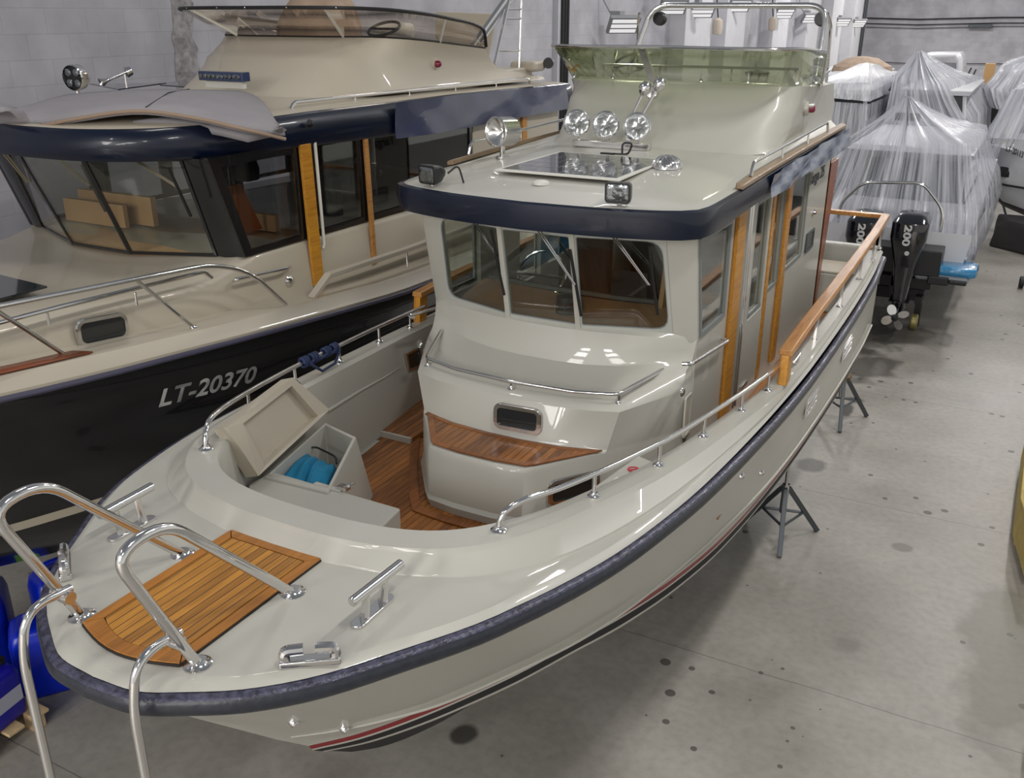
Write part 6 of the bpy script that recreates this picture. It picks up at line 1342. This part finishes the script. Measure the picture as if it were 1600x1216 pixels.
for z_, r_ in ((-.27, .8), (-.1, .75), (.0, .6), (.14, .4), (.2, .1)): rr.append([c+Vector((r_*1.2*math.cos(t)*(1+.05*math.sin(5*t)), r_*1.4*math.sin(t), z_)) for t in [2*PI*i/30 for i in range(30)]])
m.loft(rr, closed=True, caps=True); fb2 = farboat(-3.4, 34, 41, 1.3, 1.9, 2.9, 'boat with a pale tan cover behind the white-wrapped roof', .2, (.0, .7)); o = m.build('seat_cover', TAN, None); tag(o, 'pale tan cover on top of a boat behind the white plastic roof', 'cover')
# small things at the far end of the aisle
def simple_thing(name, mb, mat, lb, cat, **k): return tag(mb.build(name, mat, None, **k), lb, cat)
m = MB(); m.box(.05, .55, 45.0, 45.6, .35, .85); m.box(.0, .08, 45, 45.1, 0, .35); m.box(.5, .58, 45, 45.1, 0, .35); m.box(0, .08, 45.5, 45.6, 0, .35); m.box(.5, .58, 45.5, 45.6, 0, .35); simple_thing('blue_crate', m, simple('crate_blue', srgb(30, 100, 170), .5), 'bright blue box on legs at the far end of the aisle', 'box')
m = MB(); m.box(-.15, .6, 44.0, 44.5, .5, 1.6); m.box(.1, .6, 44.0, 44.4, 1.6, 1.8); m.box(-.12, -.06, 44.05, 44.45, 0, .5); m.box(.52, .58, 44.05, 44.45, 0, .5); simple_thing('tool_cart', m, simple('clutter_grey', srgb(150, 146, 156), .6, var=.4, vscale=9), 'grey cluttered cart left of the dark partition at the aisle end', 'cart', bevel=.05)
m = MB(); m.box(.75, 1.95, 46, 46.1, .0, 2.45); simple_thing('dark_partition', m, simple('partition_slate', srgb(52, 56, 74), .7), 'dark slate partition standing at the end of the aisle', 'partition')
ch = thing('trestle', (.75, 42.5, 0), 'dark metal trestle frame in front of the dark partition', 'trestle')
for a, b in (((.4, 42.3, 0), (.85, 42.3, .8)), ((.85, 42.3, 0), (.4, 42.3, .8)), ((.75, 42.7, 0), (1.15, 42.7, .8)), ((1.15, 42.7, 0), (.75, 42.7, .8))):
    m = MB(); m.tube([a, b], .03, 6); m.build('leg', IRON, ch)
m = MB(); m.box(.35, 1.2, 42.2, 42.8, .8, .84); m.build('top', IRON, ch)
c0 = P(1545, 118, y=40.0); m = MB(); m.box(c0.x-.16, c0.x+.16, 39.8, 40.1, c0.z-.42, c0.z+.40); o = simple_thing('cardboard_box', m, simple('cardboard', srgb(186, 148, 100), .8), 'tall brown cardboard box on the steel rack by the right far boat', 'box')
m = MB(); m.box(c0.x-.1, c0.x+.5, 39.75, 40.15, 0, c0.z-.42); simple_thing('steel_rack', m, IRON, 'dark rack carrying the brown cardboard box', 'rack')
# right-hand far wrapped boat
fb = farboat(2.75, 33.0, 40, 1.35, 2.0, 3.2, 'wrapped boat at the right edge, beyond the numbered boat', .1, (.0, .7), GREYH)
drape('plastic_wrap', [[(2.3, 33.4, 3.85), (2.5, 33.4, 3.9), (2.5, 35, 3.9), (2.3, 35, 3.9)], [(1.35, 33, 3.3), (3.9, 33, 3.5), (4.0, 38, 3.5), (1.4, 38, 3.3)], [(.98, 32.8, 2.7), (4.2, 32.8, 2.6), (4.2, 39, 2.6), (1.1, 39, 2.6)], [(1.25, 32.9, 2.15), (4.1, 32.8, 2.0), (4.1, 39, 2.0), (1.2, 39, 2.1)]], WRAP2, 'bulging milky plastic wrap at the right edge near the back wall', .09, 110, 21)
# numbered boat lying across, bow towards the aisle
hb_ = thing('motor_boat', (3.6, 25.2, .8), 'grey-white boat numbered at the bow, lying across at the right edge under film', 'boat')
GH = simple('hull_pale_grey', srgb(190, 192, 196), .35, coat=.4)
def hsec(x, hw, zs, zm, zc, zk): return [Vector((x, 25.6-hw*a, b)) for a, b in ((1, zs), (1.0, zs-.06), (.97, zm), (.80, zc), (0, zk), (-.80, zc), (-.97, zm), (-1.0, zs-.06), (-1, zs))]
HS = [hsec(1.70, .03, 1.95, 1.5, 1.2, 1.12), hsec(1.85, .30, 1.95, 1.4, 1.02, .9), hsec(2.15, .62, 1.93, 1.3, .80, .62), hsec(2.7, .95, 1.88, 1.2, .68, .42), hsec(3.6, 1.2, 1.8, 1.1, .62, .36), hsec(6.0, 1.25, 1.75, 1.05, .62, .36)]
m = MB(); m.loft(HS, mif=lambda i, j: 1 if j in (3, 4) else 0); m.loft([[h[0], h[-1]] for h in HS]); m.build('hull', [GH, ANTIF], hb_, angle=50)
m = MB(); m.loft([[Vector((x, 25.6-hw-.012, z)) for x, hw in ((1.9, .36), (2.15, .62), (2.7, .95), (3.6, 1.2), (6, 1.25))] for z in (1.20, 1.155)]); m.build('black_stripe', BLACKPL, hb_, solid=.01)
m = MB(); c = P(1570, 269, y=25.05); m.obox(c, (.11, -.06, 0), (.0, .02, 0), (0, 0, .11)); m.build('hull_window', PANE_DARK, hb_, bevel=.03)
m = MB(); q = lambda z, i: [Vector((2.15+i, 24.9+i, z)), Vector((5.5, 24.8+i, z)), Vector((5.5, 26.4-i, z)), Vector((2.15+i, 26.3-i, z))]
m.loft([q(1.9, 0), q(2.3, .05)], closed=True); m.build('cabin_base', GH, hb_); m = MB(); m.loft([q(2.3, .05), q(3.1, .3)], closed=True); m.build('cabin_windows', GLASSD, hb_); m = MB(); m.loft([q(3.1, .25), q(3.35, .3), q(3.4, .5)], closed=True, caps=True); m.build('roof', HULLW, hb_, bevel=.05)
m = MB(); m.tube([(2.05, 24.9, 2.0), (2.4, 25.0, 3.2), (3.4, 25.0, 3.4)], .06, 8); m.build('windscreen_frame', HULLW, hb_)
m = MB(); m.box(2.9, 3.2, 25.3, 25.9, 0, .5); m.box(4.6, 4.9, 25.3, 25.9, 0, .45); m.build('cradle', IRON, hb_)
o_ = P(1572, 236, y=24.92); e_ = P(1598, 247, y=24.62)
text_mesh('registration_number', 'LT-20113', o_, (e_-o_), Z, .13, BLACKPL, hb_, depth=.01, width=(e_-o_).length)
m = MB(); m.lathe(P(1597, 441, z=.12), X, [(.001, -.05), (.09, -.05), (.11, -.03), (.11, .03), (.001, .05)], 14); o = simple_thing('rubber_wheel', m, RUBBER, 'small black wheel on the floor at the right edge, below the numbered boat', 'wheel')
m = MB(); m.box(2.25, 5.5, 23.6, 24.7, .0, .42) if False else None
m = MB(); rr = [[Vector((2.05+a*.1, 24.0, b)), Vector((3.2, 23.1, b)), Vector((5.5, 22.8, b)), Vector((5.5, 24.6, b)), Vector((2.1, 24.6, b))] for a, b in ((0, 0), (1, .45), (3, .62))]; m.loft(rr, closed=True, caps=True); simple_thing('dark_mass', m, simple('dark_mass_grey', srgb(52, 50, 50), .8, var=.2, vscale=3), 'dark tarpaulin on the floor under the numbered boat', 'mass', bevel=.05)  # plain dark low solid on the floor below the numbered boat
drape('plastic_wrap', [[(2.3, 25.2, 3.42), (4.8, 25.2, 3.5), (4.8, 26.0, 3.5), (2.3, 26.0, 3.42)], [(2.0, 24.8, 3.2), (5.0, 24.8, 3.3), (5.0, 26.4, 3.3), (2.0, 26.4, 3.2)], [(1.75, 24.65, 2.2), (5.2, 24.4, 2.25), (5.2, 26.8, 2.2), (1.6, 26.6, 2.2)]], WRAP, 'clear plastic hood over the cabin of the numbered boat at the right', .07, 120, 31)
drape('plastic_wrap', [[(1.74, 25.0, 2.2), (1.95, 24.8, 2.2), (1.9, 26.8, 2.2), (1.62, 26.6, 2.2)], [(1.55, 25.0, 1.7), (1.85, 24.75, 1.6), (1.8, 27.2, 1.5), (1.45, 26.8, 1.6)], [(1.42, 25.0, 1.25), (1.62, 24.9, 1.15), (1.7, 27.4, 1.0), (1.35, 27, 1.1)]], WRAP, 'loose end of plastic film hanging beside the numbered boat bow', .05, 80, 41)
stand(1.85, 27.6, .98, 'black tripod stand at the bow of the numbered boat', rot=.5, h=.9, rad=.45)
# ================================================================== RIGHT EDGE OF THE AISLE
cr_ = thing('wooden_crate', (3.5, 10.4, 0), 'yellowish wooden crate on skids at the right edge of the aisle', 'crate')
PLY = simple('crate_plywood', srgb(190, 168, 96), .7, var=.15, vscale=7)
A_, B_, C_ = Vector((2.985, 10.45, 0)), Vector((3.10, 9.72, 0)), Vector((3.40, 12.6, 0))
far = Vector((1.4, .3, 0))
m = MB(); m.prism([A_+Z*.10, A_+Vector((.02, 1.9, .10)), A_+Vector((1.3, 2.0, .10)), B_+Vector((1.3, 0, .10)), B_+Z*.10], (0, 0, .40)); m.build('box_panel', PLY, cr_, bevel=.008, smooth=False)
for p in (A_+Vector((.03, .0, 0)), B_+Vector((.03, .03, 0)), A_+Vector((.05, 1.2, 0))): m = MB(); m.box(p.x, p.x+1.1, p.y, p.y+.09, 0, .10); m.build('skid', PALW, cr_, smooth=False)
ct = thing('trolley', (3.4, 7.3, 0), 'trolley with a grey rubber caster at the lower right corner', 'trolley')
m = MB(); c = Vector((3.22, 7.36, .095)); m.lathe(c, Vector((1, .35, 0)), [(.001, -.03), (.035, -.03), (.04, -.02), (.075, -.024), (.095, -.012), (.095, .012), (.075, .024), (.001, .03)], 24); m.build('caster_wheel', simple('caster_rubber', srgb(96, 88, 76), .6), ct)
m = MB(); m.box(3.17, 3.30, 7.30, 7.42, .17, .22); m.box(3.2, 4.2, 6.9, 7.8, .22, .27); m.build('platform', STEELD, ct, bevel=.005)
for x_, y_ in ((4.08, 7.36), (4.08, 7.68), (3.3, 7.72), (3.3, 7.0)):
    m = MB(); m.lathe((x_, y_, .095), X, [(.001, -.03), (.035, -.03), (.04, -.02), (.075, -.024), (.095, -.012), (.095, .012), (.075, .024), (.001, .03)], 18); m.build('caster_wheel', MATS['caster_rubber'], ct)
